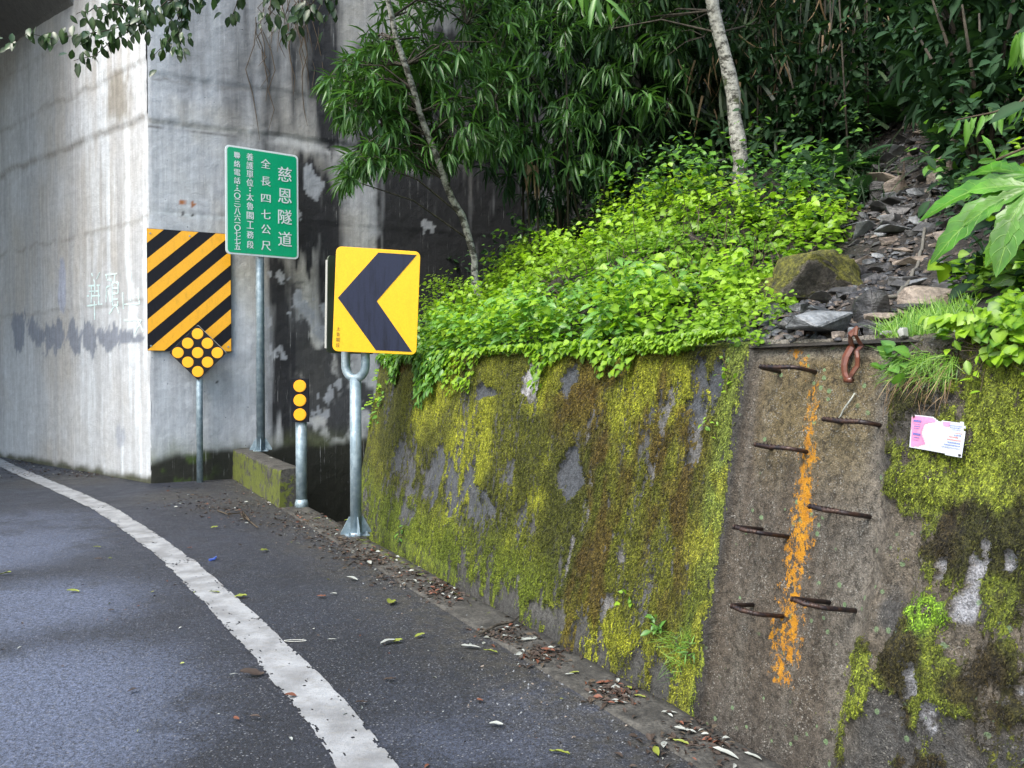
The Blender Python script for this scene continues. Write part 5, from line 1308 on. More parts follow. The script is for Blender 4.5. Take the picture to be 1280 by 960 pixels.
for (o_, D, U, sz, lb, sd_, dr) in LV:
    V, F, ve, vy_ = lobed(sz, lb, sd_, dr); W_ = place(V, at(*o_), D, U); 
    meshobj('leaf', W_, F, L_BIG, big, True, {'tint': np.full(len(V), .35 + .5 * R.random()), 'vein': ve, 'along': vy_})
    m = MB(); a = at(*o_); m.tube([a, a * .6 + (bpos + np.array([.1, 0, .45])) * .4 + np.array([.02, 0, .05]), bpos + np.array([.08, .02, .4])], [.005, .006, .007], 6); m.build('leaf_stalk', M_TWIG, big, True)
# ---- drooping leafy twigs
def twig_thing(name, label, cat, base, path, leaves, size, tpl, mt, r0=.008, wood=M_TWIG, aspart=True, group=None, droop=.7, k=1):
    e = empty(name, base, label, cat, group)
    P_ = resample(np.array(path), 14); m = MB(); m.tube(list(P_), list(np.linspace(r0, r0 * .35, 14)), 6); m.build('twig', wood, e, True)
    dd = []
    for i in range(leaves):
        f = (i + .5) / leaves; c_ = np.array([np.interp(f, np.linspace(0, 1, 14), P_[:, j]) for j in range(3)]); ax = norm(P_[-1] - P_[0])
        for _ in range(k):
            D = ax * .5 + NR.randn(3) * .45 + np.array([0, 0, -droop]); U = np.array([-.2, -.8, .6]) + NR.randn(3) * .3
            one = cloud_data(tpl, [c_], [D], [U], [size * R.uniform(.7, 1.15)])
            if aspart: leafobj('leaf', one, mt, e)
            else: dd.append(one)
    if dd: o = leafobj('leaves', join_data(dd), mt, e); o['kind'] = 'stuff'
    return e
P1 = [at(1300, 100, 3.3), at(1275, 128, 3.3), at(1245, 140, 3.3), at(1215, 146, 3.3), at(1196, 150, 3.3)]
twig_thing('leafy_branch', 'drooping branch with a row of narrow leaves above the large lobed leaves', 'branch', P1[0], P1, 16, .105, T_lance(.26, .3, .06), L_MID)
P1 = [at(1310, 10, 3.0), at(1300, 25, 3.0), at(1285, 32, 3.0), at(1268, 42, 3.0)]
twig_thing('leafy_branch', 'hanging cluster of long leaves at the upper right edge', 'branch', P1[0], P1, 9, .17, T_lance(.24, .3, .06), L_MID, droop=.9)
P1 = [at(690, -60, 6.3), at(715, -30, 6.3), at(745, -8, 6.2), at(768, 8, 6.2)]
twig_thing('leafy_branch', 'light green narrow leaves hanging in from the top centre', 'branch', P1[0], P1, 15, .26, T_lance(.2, .3, .06), L_MID, droop=1.0)
P1 = [at(1205, 330, 3.4), at(1190, 325, 3.35), at(1172, 332, 3.3)]
twig_thing('vine_shoot', 'pale vine shoot with a few big leaves reaching over the path', 'vine', P1[0], P1, 5, .085, HEART, L_BRIGHT, .003)

# ---- trees
def tree(name, label, base, trunk, rad, crown_pts, kleaf, size, tpl, mt, bark, seed=0, droop=.45, group=None, stuff='crown', att=None, nb=None):
    rs = np.random.RandomState(seed); e = empty(name, base, label, 'tree', group)
    T = resample(np.array(trunk), 26); T[1:-1] += rs.randn(24, 3) * .012
    m = MB(); m.tube(list(T), list(np.linspace(rad[0], rad[1], 26) * (1 + rs.randn(26) * .05)), 12); m.build('trunk', bark, e, True)
    C = np.array(crown_pts); m = MB(); A = []
    nb = nb or max(8, len(C) // 9)
    hubs = C[rs.choice(len(C), nb, replace=False)]
    hub_at = []
    for h in hubs:
        dz = np.abs(T[:, 2] - (h[2] - .25 * np.linalg.norm(T[:, :2] - h[:2], axis=1))) + .1 * np.linalg.norm(T - h, axis=1); i = int(np.argmin(dz)); a = T[i]; mid = (a + h) / 2 + np.array([0, 0, .12])
        m.tube([a, mid, h], [.012, .009, .005], 5, False); hub_at.append(h)
    for c_ in C:
        dd = np.linalg.norm(hubs - c_, axis=1); h = hubs[int(np.argmin(dd))]
        if dd.min() > .02: m.tube([h, (h + c_) / 2 + np.array([0, 0, .05]), c_], [.006, .005, .003], 3, False)
        A.append(c_ - h + (c_ - T.mean(0)) * .4 + np.array([0, 0, .25]))
    b_ = m.build('branches', M_DBARK, e, True); b_['kind'] = 'stuff'
    cr = leafobj('crown', rosettes(C, np.array(A) + rs.randn(len(C), 3) * .2, kleaf, size, tpl, .9, droop), mt, e); cr['kind'] = 'stuff'
    return e
def vol(polys, n_, y0, y1, seed):
    """points filling a place bounded by pixel polygons (weights) and a depth range"""
    rr = random.Random(seed); o = []
    while len(o) < n_:
        poly = rr.choice(polys); xs = [p[0] for p in poly]; ys = [p[1] for p in poly]
        x, y = rr.uniform(min(xs), max(xs)), rr.uniform(min(ys), max(ys)); c = False
        for i in range(len(poly)):
            a, b = poly[i], poly[i - 1]
            if (a[1] > y) != (b[1] > y) and x < (b[0] - a[0]) * (y - a[1]) / (b[1] - a[1]) + a[0]: c = not c
        if c: o.append(at(x, y, rr.uniform(y0, y1)))
    return o
tb = onterr(-.35, 8.9)
cp1 = vol([[(400, 95), (470, 20), (530, -60), (640, -60), (655, 60), (640, 150), (600, 205), (520, 150), (440, 165)], [(400, 95), (470, 50), (560, 60), (520, 150), (430, 150)], [(400, 100), (640, 40), (650, 200), (560, 190), (430, 160)], [(420, 205), (470, 170), (520, 170), (600, 190), (560, 205), (470, 205), (425, 235)]], 600, 7.7, 9.4, 3)
def trunkgap(P):
    o = []
    for q in P:
        px = 640 + FPX * q[0] / q[1]; py = 465 - FPX * (q[2] - 1.5) / q[1]; xl = np.interp(py, [-40, 38, 100, 165, 235, 285], [478, 492, 515, 532, 560, 585])
        if abs(px - xl) < 26 and q[1] < 8.9 and R.random() < .85: k_ = R.uniform(8.95, 9.6) / q[1]; q = np.array([q[0] * k_, q[1] * k_, 1.5 + (q[2] - 1.5) * k_])
        o.append(q)
    return o
cp1 = trunkgap(cp1) + vol([[(330, -300), (560, -300), (620, -70), (420, -60)]], 130, 7.0, 8.4, 31)
tree('leaning_tree', 'slim pale trunk leaning left before dark concrete with drooping narrow leaves', tb, [tb - Zv * .1, at(585, 285, 8.7), at(560, 235, 8.5), at(532, 165, 8.2), at(515, 100, 8.0), at(492, 38, 7.8), at(478, -40, 7.6), at(455, -140, 7.5), at(440, -330, 7.5)], (.046, .014), cp1, 10, .215, T_lance(.15, .45, .05), L_TREE, M_BARK, 1)
tb2 = onterr(2.36, 7.85)
cp2 = vol([[(740, -80), (1000, -80), (960, 60), (900, 90), (740, 60)]], 260, 8.2, 10.5, 5)
cp2 += vol([[(760, -430), (1010, -430), (1040, -90), (760, -90)]], 170, 7.2, 9.0, 32)
tree('mottled_tree', 'thicker tree trunk with pale mottled bark rising above the bright vines', tb2, [tb2 - Zv * .2, at(918, 130, 7.8), at(908, 70, 7.75), at(893, 20, 7.7), at(884, -60, 7.6), at(876, -200, 7.6), at(880, -420, 7.7)], (.084, .028), cp2, 9, .22, LANCE, L_DARK, M_BARK, 2)
# shaded trees behind: one prototype of each kind, then copies
def copy_tree(root, loc, rz, sc, label=None, group=None):
    r = root.copy(); COL.objects.link(r); r.location = tuple(loc); r.rotation_euler = (0, 0, rz); r.scale = (sc, sc, sc)
    if label: r['label'] = label
    if group: r['group'] = group
    for ch in list(root.children):
        c = ch.copy(); COL.objects.link(c); c.parent = r
        for g_ in list(ch.children): d_ = g_.copy(); COL.objects.link(d_); d_.parent = c
    return r
def proto_shrub(name, label, h, rad, nros, size, tpl, mt, seed, group, zlo=.1):
    e = empty(name, (0, 0, 0), label, 'shrub', group); rs = np.random.RandomState(seed); m = MB(); C = []; A = []
    ns = 7
    stems = []
    for i in range(ns):
        a = 6.28 * i / ns + rs.rand(); tip = np.array([math.cos(a) * rad * .6, math.sin(a) * rad * .6, h * (.7 + .3 * rs.rand())]); stems.append(tip)
        m.tube([(0, 0, -.1), tip * .5 + np.array([0, 0, .1]), tip], [.02, .014, .006], 5)
    m.build('stems', M_DBARK, e, True)
    m2 = MB()
    for i in range(nros):
        st2 = stems[rs.randint(ns)]; f = rs.uniform(.25, 1.1); c0 = st2 * f; d = rs.randn(3); d /= np.linalg.norm(d); d[2] = abs(d[2]) * .5
        c_ = c0 + d * rad * .6 * rs.rand() ** .5; c_[2] = max(c_[2], zlo); C.append(c_); A.append(d + np.array([0, 0, .3]))
    cr = leafobj('foliage', rosettes(C, A, 9, size, tpl, .9, .45), mt, e); cr['kind'] = 'stuff'
    return e
# bamboo-like thickets that droop over the bank
def thicket(name, label, poly, n_, y0, y1, size, mt, seed, base):
    b = onterr(*base); e = empty(name, b, label, 'thicket', 'drooping thickets between the trunks'); C = vol(poly, n_, y0, y1, seed); m = MB(); rs = np.random.RandomState(seed)
    for k in range(6):
        c_ = C[rs.randint(len(C))]; q = b + np.array([rs.randn() * .3, rs.randn() * .2, 0]); q[2] = float(terr(q[0], q[1])); m.tube([q, (q + c_) / 2 + np.array([0, 0, .5]), c_], [.016, .012, .005], 5)
    m.build('canes', M_DBARK, e, True)['kind'] = 'stuff'
    A = rs.randn(n_, 3) * .5 + np.array([-.2, -.5, .1]); o = leafobj('foliage', rosettes(C, A, 9, size, T_lance(.14, .5, .04), .8, .7), mt, e); o['kind'] = 'stuff'
thicket('thicket', 'dense dark drooping thicket between the leaning trunk and the fresh whorled shrubs', [[(570, -60), (760, -60), (770, 200), (700, 270), (610, 230)]], 420, 9.0, 10.6, .25, L_DARK, 61, (.6, 9.9))
thicket('thicket', 'dense dark drooping thicket left of the mottled trunk', [[(730, -60), (900, -60), (905, 170), (800, 210), (740, 190)]], 420, 9.2, 10.8, .25, L_DARK, 62, (1.6, 9.9))
thicket('thicket', 'fresher drooping thicket hanging in front of the dark centre', [[(600, -40), (860, -40), (870, 110), (800, 170), (740, 225), (620, 210)]], 330, 8.4, 9.4, .24, L_TREE, 63, (.7, 9.2))
thicket('thicket', 'very dark thicket behind the reeds and ferns', [[(900, -60), (1110, -60), (1090, 150), (1000, 190), (930, 150)]], 330, 9.8, 11.5, .26, L_DARK, 64, (3.3, 10.6))
GRP = 'shaded shrubs on the forest slope'
s1 = proto_shrub('shrub', 'dark shrub with long drooping leaves standing right of the leaning trunk', 1.5, .8, 150, .24, LANCE, L_DARK, 3, GRP)
s2 = proto_shrub('shrub', 'shrub with long mid green leaf whorls above the bright vines in the centre', 1.0, .5, 60, .24, LANCE, L_TREE, 4, GRP)
s3 = proto_shrub('shrub', 'dark round leaved shrub behind the ferns on the left path side', 1.4, .8, 150, .13, OVAL, L_DARK, 5, GRP)
def tpos(px, py, dz=0.): q = hit(px, py); return np.array([q[0], q[1], float(terr(q[0], q[1])) + dz])
s1.location = tuple(tpos(640, 300)); s2.location = tuple(tpos(760, 262)); s3.location = tuple(tpos(1010, 215))
SL = [(s2, 665, 268, 1, .6, 'whorled shrub with hanging dry stalks right of the leaning trunk'), (s2, 690, 296, 2, .55, 'small whorled shrub at the edge of the bright bank near the leaning trunk'), (s1, 720, 250, 3, 1.3, 'tall dark drooping shrub between the leaning trunk and the centre'),
      (s2, 850, 205, .5, .6, 'fresh whorled shrub overlapping the top of the bright bank left of the mottled trunk'), (s1, 800, 215, 1.7, 1.5, 'broad dark shrub left of the mottled trunk'), 
      (s3, 575, 335, 1, .3, 'very low round leaved shrub at the foot of the leaning trunk'), (s3, 960, 175, 2, 1.2, 'dark round leaved shrub right of the mottled trunk'), (s1, 1050, 130, .9, 1.4, 'dark drooping shrub above the ferns'), (s3, 1230, 230, 0, 1.0, 'round leaved shrub at the right of the upper path'),
      (s1, 1240, 170, 2.2, 1.2, 'drooping shrub high on the right side of the path'), (s3, 1190, 150, 1.2, 1.1, 'round leaved shrub above the upright reddish rock'), (s1, 1080, 70, .1, 1.5, 'dark shrub left of the high blue grey rock'), (s3, 1200, 60, .2, 1.4, 'round leaved shrub right of the high blue grey rock'), (s3, 620, 312, .9, .6, 'small round leaved shrub right beside the leaning trunk base')]
for p_, px, py, rz, sc_, lb in SL: copy_tree(p_, tpos(px, py), rz, sc_, lb, GRP)
def proto_tree(name, label, h, r, crown_r, zc, nros, size, mt, seed, group):
    rs = np.random.RandomState(seed); C = []
    for i in range(nros):
        d = rs.randn(3); d /= np.linalg.norm(d); C.append(np.array([0, 0, zc]) + d * np.array([crown_r, crown_r, crown_r * .62]) * rs.rand() ** .38)
    return tree(name, label, np.zeros(3), [np.array([0, 0, -.3]), np.array([.12, .05, h * .35]), np.array([-.05, .1, h * .7]), np.array([.1, 0, h])], (r, r * .5), C, 9, size, LANCE, mt, M_BARK, seed, group=group)
GT = 'forest trees shading the slope'
t1 = proto_tree('forest_tree', 'pale thin forest trunk standing behind the centre shrubs', 6.0, .07, 2.2, 5.0, 420, .26, L_DARK, 11, GT)
TLIST = [(t1, 1.3, 11.2, 0, 1.0, None), (t1, 2.6, 12.5, 1, 1.15, 'thin pale trunk left behind the mottled trunk'), (t1, 4.3, 13.5, 2, 1.2, 'forest tree left of the high blue grey rock'), (t1, 6.8, 14.5, 3, 1.3, 'forest tree above the top of the path'), (t1, 8.2, 12.0, 4, 1.2, 'forest tree at the upper right of the slope'), (t1, 6.9, 9.4, 5, 1.05, 'forest tree behind the drooping twig at the right'), (t1, 5.6, 7.0, 2.5, 1.0, 'forest tree rising at the right of the path'), (t1, .1, 12.6, 2.2, 1.0, 'forest tree close to the concrete portal wall'), (t1, 3.6, 10.4, 3.3, .95, 'slender forest tree right behind the mottled trunk'), (t1, 5.1, 11.3, .8, 1.05, 'slender forest tree in the darkest part above the ferns'), (t1, 7.6, 17.5, .8, 1.5, 'farthest forest tree above the path'), (t1, 3.6, 16.5, 1.8, 1.5, 'farthest forest tree behind the portal wall end')]
TLIST += [(t1, 2.9, 9.3, 4.1, 1.25, 'added shade tree with its crown over the reeds'), (t1, 4.6, 8.6, 5.1, 1.35, 'added shade tree with its crown over the ferns'), (t1, 1.7, 10.0, 2.9, 1.3, 'added shade tree with its crown over the centre shrubs')]  # extra overhead crowns, added to block skylight and darken the slope
for i, (p_, x, y, rz, sc_, lb) in enumerate(TLIST):
    if i == 0: p_.location = tuple(onterr(x, y)); continue
    copy_tree(p_, onterr(x, y), rz, sc_, lb, GT)
# ---- reeds
def reeds(name, bx, by, n_, h, label, dry=26, spread=.35):
    b = onterr(bx, by); e = empty(name, b, label, 'reeds', 'tall reed clumps right of the mottled trunk')
    P = b + NR.randn(n_, 3) * [spread, spread, 0]; P[:, 2] = terr(P[:, 0], P[:, 1]) + NR.rand(n_) ** 1.3 * h * .75
    D = NR.randn(n_, 3) * .35 + np.array([0, 0, 1.]); U = np.array([0, -1., .3]) + NR.randn(n_, 3) * .8
    o = leafobj('blades', cloud_data(T_blade(.05, .95), P, D, U, .75 * (.5 + .7 * NR.rand(n_))), L_REED, e); o['kind'] = 'stuff'
    m = MB()
    for i in range(12):
        q = b + np.array([R.gauss(0, spread), R.gauss(0, spread), 0]); q[2] = float(terr(q[0], q[1])); m.tube([q, q + np.array([R.gauss(0, .12), R.gauss(0, .1), h * R.uniform(.7, 1.1)])], [.012, .006], 5)
    o = m.build('canes', M_DBARK, e, True); o['kind'] = 'stuff'
    P = b + NR.randn(dry, 3) * [spread, spread * .6, 0] + np.array([0, -.35, 0]); P[:, 2] = b[2] + NR.uniform(.35, 1.0, dry) * h
    o = leafobj('dry_blades', cloud_data(T_blade(.055, .35), P, NR.randn(dry, 3) * .28 + np.array([0, 0, -1.]), NR.randn(dry, 3), .45 * (.5 + .7 * NR.rand(dry))), L_DRY, e); o['kind'] = 'stuff'
reeds('reed_clump', 2.95, 8.7, 420, 2.3, 'tall dark reed clump with hanging straw coloured blades right of the mottled trunk', 60)
reeds('reed_clump', 3.65, 8.9, 380, 2.4, 'second tall reed clump nearer to the ferns', 22)
reeds('reed_clump', 2.45, 9.3, 220, 1.7, 'reed clump directly behind the foot of the mottled trunk', 34)
# dry hanging stalks
e = empty('dry_stalks', tpos(665, 268), 'bundle of dry brown leaf stalks hanging below the whorled shrub', 'dry leaves')
for k in range(9):
    p = at(662 + R.uniform(-11, 14), 200 + R.uniform(-6, 10), 9.0); leafobj('dry_leaf', cloud_data(T_blade(.07, .12), [p], [(R.gauss(0, .1), 0, -1)], [(0, -1, 0)], [.38 * R.uniform(.7, 1.2)]), L_DRY, e)
# ---- ferns
def frond_data(L=.75, np_=17):
    dd = []
    for i in range(np_):
        f = (i + 1) / (np_ + 1); c_ = np.array([0, f * L * (1 - .1 * f), -.5 * L * f ** 2.2 + .22 * L * f]); w_ = L * .30 * math.sin(math.pi * min(1, f * .9 + .18)) ** .8
        for s_ in (-1, 1): dd.append(cloud_data(T_lance(.22, .15, .02), [c_], [(s_, .35, -.12)], [(0, 0, 1)], [w_], [.4 + .4 * R.random()]))
    for i in range(8):
        f = i / 8; g = (i + 1) / 8; c_ = np.array([0, f * L * (1 - .1 * f), -.5 * L * f ** 2.2 + .22 * L * f]); d_ = np.array([0, g * L * (1 - .1 * g), -.5 * L * g ** 2.2 + .22 * L * g]) - c_
        dd.append(cloud_data((np.array([(-.008, 0, 0), (.008, 0, 0), (.008, 1.05, 0), (-.008, 1.05, 0)]), [(0, 1, 2, 3)], np.zeros(4)), [c_ / 1], [d_], [(0, 0, 1)], [np.linalg.norm(d_)], [.9]))
    return join_data(dd)
fd = frond_data(); fme = leafobj('frond', fd, L_FERN); fmesh = fme.data; COL.objects.unlink(fme); bpy.data.objects.remove(fme)
def fern(px, py, nf, sc_, label):
    b = tpos(px, py); e = empty('fern', b, label, 'fern', 'ferns beside the upper path'); a0 = R.random() * 6
    for k in range(nf):
        o = bpy.data.objects.new('frond', fmesh); COL.objects.link(o); o.parent = e; o.location = (0, 0, .08); o.scale = (sc_ * R.uniform(.8, 1.1),) * 3
        o.rotation_euler = (R.uniform(.15, .75), 0, a0 + 6.28 * k / nf + R.uniform(-.2, .2))
for a in ((1045, 232, 8, 1.0, 'fern with feathery fronds left of the rounded brown rock'), (1085, 165, 9, 1.3, 'big fern under the dark drooping shrub'), (1000, 200, 7, .8, 'fern at the edge of the bright vines'), (1170, 130, 8, 1.3, 'fern arching high on the right of the path'), (1215, 95, 8, 1.4, 'fern near the top right of the slope'), (1130, 160, 7, .9, 'small fern left of the rope above the round stone'), (1070, 258, 7, .5, 'low fern over the small mossy rock'), (1205, 205, 6, .8, 'fern right behind the upright reddish rock'), (940, 205, 7, .7, 'fern at the foot of the mottled trunk')): fern(*a)

# ---- overhanging branch at the top left and the dry creeper on the concrete
ob = empty('overhanging_branch', at(380, -90, 8.4), 'dark leafy branch hanging in front of the pale concrete at the top left', 'branch')
BR = [[(420, -80, 8.5), (330, -40, 8.4), (213, 0, 8.3), (187, 20, 8.3), (143, 37, 8.2), (83, 47, 8.1), (33, 43, 8.0), (10, 60, 8.0)], [(250, -20, 8.4), (200, 10, 8.4), (165, 38, 8.3), (125, 62, 8.3), (92, 76, 8.3)], [(300, -30, 8.4), (230, 0, 8.4), (226, 38, 8.4), (190, 72, 8.3)], [(180, 15, 8.3), (140, 5, 8.2), (95, 18, 8.2)], [(330, -40, 8.5), (345, -5, 8.6), (330, 30, 8.6)], [(280, -60, 8.5), (240, -10, 8.4), (215, 30, 8.4), (228, 62, 8.4)],
      [(420, -80, 8.5), (400, -10, 8.8), (370, 25, 8.8), (358, 46, 8.8)], [(420, -80, 8.7), (415, 0, 8.9), (405, 35, 8.9)], [(330, -60, 8.5), (300, -10, 8.6), (290, 22, 8.6)], [(160, -30, 8.3), (150, 0, 8.3), (128, 22, 8.3)], [(230, -50, 8.3), (185, -5, 8.3), (168, 20, 8.3)], [(380, -70, 8.6), (385, -5, 8.7), (388, 20, 8.7)]]
m = MB(); dd = []
for br in BR:
    P_ = resample(np.array([at(*p) for p in br]), 16); P_[1:-1] += NR.randn(14, 3) * .015; m.tube(list(P_), list(np.linspace(.012, .003, 16)), 5)
    L = poly_len(P_)[-1]; nl = int(L / .030)
    for i in range(nl):
        f = R.random() ** .8; c_ = np.array([np.interp(f, np.linspace(0, 1, 16), P_[:, j]) for j in range(3)]) + NR.randn(3) * .045
        dd.append((c_, np.array([R.gauss(-.2, .5), R.gauss(0, .4), -1 + R.gauss(0, .3)]), np.array([R.gauss(0, .5), -1, .4])))
m.build('twigs', M_DBARK, ob, True)['kind'] = 'stuff'
o = leafobj('leaves', cloud_data(T_lance(.52, .18, .08), [a[0] for a in dd], [a[1] for a in dd], [a[2] for a in dd], .128 * (.6 + .7 * NR.rand(len(dd))), NR.rand(len(dd)) ** 2), L_HANG, ob); o['kind'] = 'stuff'
cv = MB()
for i in range(28):
    x = R.gauss(352, 24); y0 = R.uniform(-40, 50); y1 = y0 + R.uniform(40, 150); P_ = []
    for k in range(6):
        u, z = ar_uz(x + R.gauss(0, 5), y0 + (y1 - y0) * k / 5); P_.append(AC + AR * u + Zv * z + ARN * R.uniform(.03, .12))
    cv.tube(P_, [.006] * 5 + [.002], 4, False)
o = cv.build('dry_creeper', M_TWIG, None, True); tag(o, 'tangle of thin dry creeper stems hanging on the concrete above the green sign', 'creeper', kind='stuff')

# ================================================================== FALLEN LEAVES AND LITTER
def leafmesh(seed, el=2.4):
    rr = random.Random(seed); n_ = 7; V = []; F = []
    for i in range(n_):
        f = i / (n_ - 1); w_ = .5 / el * math.sin(math.pi * (f * .92 + .04)) ** .8; z = .025 * math.sin(f * 3.1) + rr.uniform(-.012, .02); bend = .12 * math.sin(f * 2.5 + seed)
        V += [(f - .5, -w_ + bend, z + .07 * rr.random() + w_ * .25), (f - .5, bend, z), (f - .5, w_ + bend, z + .07 * rr.random() + w_ * .25)]
    for i in range(n_ - 1):
        for j in range(2): F.append((i * 3 + j, i * 3 + j + 1, i * 3 + j + 4, i * 3 + j + 3)[::-1])
    V += [(x, y, z - .006) for x, y, z in V]; k = n_ * 3; F += [tuple(q + k for q in f)[::-1] for f in F]
    me = bpy.data.meshes.new('fallen_leaf'); me.from_pydata(V, [], F); me.update(); me.polygons.foreach_set('use_smooth', np.ones(len(F), bool)); return me
MT = {'g': M_YLEAF, 's': M_SILV, 'd': M_DEAD, 'r': M_RUSSET}
LM = {(k, e_): leafmesh(i * 7 + int(e_ * 3), e_) for i, k in enumerate('gsdr') for e_ in (1.6, 2.4, 4.2)}
for (k, e_), me in LM.items(): me.materials.append(MT[k])
FL = [('g', 1.6, 487, 755, .16, .9, 'curled pale green leaf standing on the asphalt near the middle of the kerb'), ('s', 2.4, 486, 806, .15, .6, 'whitish half rolled leaf beside a green scrap in the lower centre'), ('g', 1.6, 497, 804, .08, .1, 'small yellow green scrap touching the whitish rolled leaf'), ('g', 2.4, 525, 798, .10, .5, 'dark green leaf lying right of the whitish rolled leaf'),
      ('s', 4.2, 588, 813, .17, -.1, 'long silvery leaf lying flat right of the dark green leaf'), ('g', 4.2, 613, 818, .12, -.3, 'narrow green leaf beside the long silvery leaf'), ('d', 2.4, 315, 845, .17, .3, 'large dark brown curled leaf left of the white line'), ('s', 4.2, 292, 847, .07, .5, 'tiny white curved leaf next to the large brown curled leaf'), ('r', 2.4, 296, 902, .07, -.4, 'small red brown leaf at the lower left of the white line'),
      ('r', 1.6, 363, 874, .08, .1, 'pinkish brown leaf touching the left edge of the white line'), ('d', 4.2, 319, 901, .09, -.1, 'thin brown leaf near the bottom left of the line'), ('d', 2.4, 487, 853, .09, .1, 'dark leaf scrap right of the line at the lower centre'), ('d', 2.4, 452, 882, .08, .4, 'dark crumpled leaf right of the line near the bottom'), ('s', 4.2, 415, 803, .08, -.1, 'small white leaf sliver right of the line'), ('g', 1.6, 330, 690, .12, .6, 'pale green pointed leaf right of the line in the upper road'), ('g', 1.6, 268, 661, .10, .3, 'bright yellow green leaf near the diamond post'),
      ('r', 2.4, 237, 687, .09, -.3, 'orange brown leaf between the line and the bright leaf'), ('r', 2.4, 402, 748, .10, -.1, 'russet leaf with a pale stalk in the middle of the shoulder'), ('s', 2.4, 440, 726, .13, 0, 'pinkish grey oval leaf in the middle of the shoulder'), ('s', 2.4, 461, 706, .13, -.5, 'white leaf close to the foot of the chevron pole'), ('g', 1.6, 301, 748, .12, 0, 'olive leaf at the right edge of the white line'), ('g', 2.4, 268, 743, .10, .1, 'pale leaf lying on the white line'), ('g', 2.4, 91, 742, .12, .2, 'small olive leaf left of the line in the painted sheen area'),
      ('g', 2.4, 5, 720, .14, .2, 'green leaf at the left edge of the picture'), ('g', 2.4, 121, 686, .09, .2, 'thin green leaf left of the line far back'), ('d', 2.4, 123, 701, .09, .2, 'brown scrap left of the line far back'), ('d', 2.4, 139, 766, .07, .2, 'dark scrap in the left lane'), ('d', 1.6, 165, 867, .06, .2, 'small dark bud in the lower left lane'), ('g', 2.4, 396, 650, .10, .1, 'yellow leaf in the litter by the three disc post'),
      ('g', 4.2, 699, 946, .13, -.4, 'narrow yellow leaf at the bottom centre'), ('s', 2.4, 620, 910, .09, 0, 'white bent leaf at the lower centre'), ('r', 2.4, 600, 879, .07, -.5, 'small orange leaf at the lower centre'), ('s', 4.2, 776, 883, .09, 0, 'white slim leaf on the asphalt next to the kerb'), ('s', 4.2, 837, 896, .11, 0, 'white leaf on the kerb below the mossy wall'), ('s', 4.2, 854, 918, .12, -.25, 'long white leaf on the kerb nearer to the rung strip'), ('s', 4.2, 906, 948, .16, -.45, 'curved long white leaf at the foot of the rung strip'), ('s', 4.2, 940, 951, .12, -.6, 'pale leaf at the right end of the kerb'),
      ('g', 4.2, 851, 933, .10, -.4, 'yellow stalk like leaf at the foot of the wall'), ('s', 2.4, 831, 936, .09, .9, 'grey white leaf standing next to a green one near the bottom'), ('g', 2.4, 822, 944, .10, 1.0, 'green folded leaf near the bottom right of the road'), ('d', 4.2, 856, 909, .10, 0, 'black leaf sliver on the kerb'), ('r', 2.4, 754, 857, .10, .1, 'dark red brown curled leaf beside the kerb'), ('d', 2.4, 775, 868, .10, -.3, 'black curled leaf right of the red brown one'), ('g', 1.6, 785, 864, .06, 1.3, 'small yellow leaf among the dark curled leaves'), ('s', 4.2, 712, 847, .07, .0, 'small white sliver by the kerb'), ('g', 2.4, 718, 845, .07, .1, 'small olive leaf by the kerb'), ('g', 4.2, 800, 875, .08, -.2, 'green leaf blade on the kerb edge'), ('r', 2.4, 685, 816, .13, -.3, 'brown red leaf pile scrap next to the kerb'), ('s', 4.2, 660, 804, .13, .2, 'white hook shaped leaf near the stick'), ('s', 4.2, 633, 799, .10, -.3, 'pale flat leaf near the stick'), ('s', 2.4, 417, 745, .07, .1, 'tiny pale leaf next to the russet leaf'), ('d', 2.4, 385, 676, .09, .4, 'dark leaf in the upper shoulder litter'), ('g', 2.4, 435, 652, .11, .1, 'yellow green moss coloured leaf on the kerb by the chevron pole'), ('s', 2.4, 350, 600, .08, .1, 'light leaf lying on top of the parapet')]
for k, e_, px, py, sz, rz, lb in FL:
    p = gnd(px, py); 
    if 'parapet' in lb: p = kerb_pt(-1.2, -.13, .44)
    o = bpy.data.objects.new('fallen_leaf', LM[(k, e_)]); COL.objects.link(o); o.location = (p[0], p[1], .016 if 'parapet' not in lb else .44)
    ang = math.atan2(p[0], p[1]); o.rotation_euler = (R.gauss(0, .12), R.gauss(0, .12), rz * 1.6 - ang * 0); sz *= .66; o.scale = (sz, sz, sz); tag(o, lb, 'fallen leaf', 'fallen leaves on the road')
m = MB(); p0 = gnd(598, 797); p1 = gnd(640, 783)
m.tube([p0 + Zv * .02, (p0 + p1) / 2 + Zv * .035 + np.array([.01, .02, 0]), p1 + Zv * .025, p1 + np.array([.04, .03, .05])], [.006, .009, .007, .004], 7); tag(m.build('stick', M_DBARK, None, True), 'dark broken stick lying across the kerb litter', 'stick')
m = MB(); P_ = [gnd(x, y) + Zv * (.015 + .02 * (i % 2)) for i, (x, y) in enumerate(((272, 640), (285, 647), (300, 643), (305, 652), (303, 640), (312, 655)))]; m.tube(P_, .007, 6); m.tube([P_[2], gnd(322, 662) + Zv * .02], .006, 6); tag(m.build('twig', M_TWIG, None, True), 'pale forked twig lying in the litter behind the chevron pole', 'twig')
m = MB(); p = gnd(265, 701); m.box(p + Zv * .012, (.024, .006, .004), (-.006, .013, 0), (0, 0, .007)); m.box(p + np.array([.02, .01, .02]), (.012, .004, .008), (-.004, .012, 0), (0, 0, .008)); bevel(m.build('plastic_scrap', M_BLUE), .003); tag(bpy.data.objects['plastic_scrap'], 'small bright blue plastic scrap on the dark asphalt', 'litter')
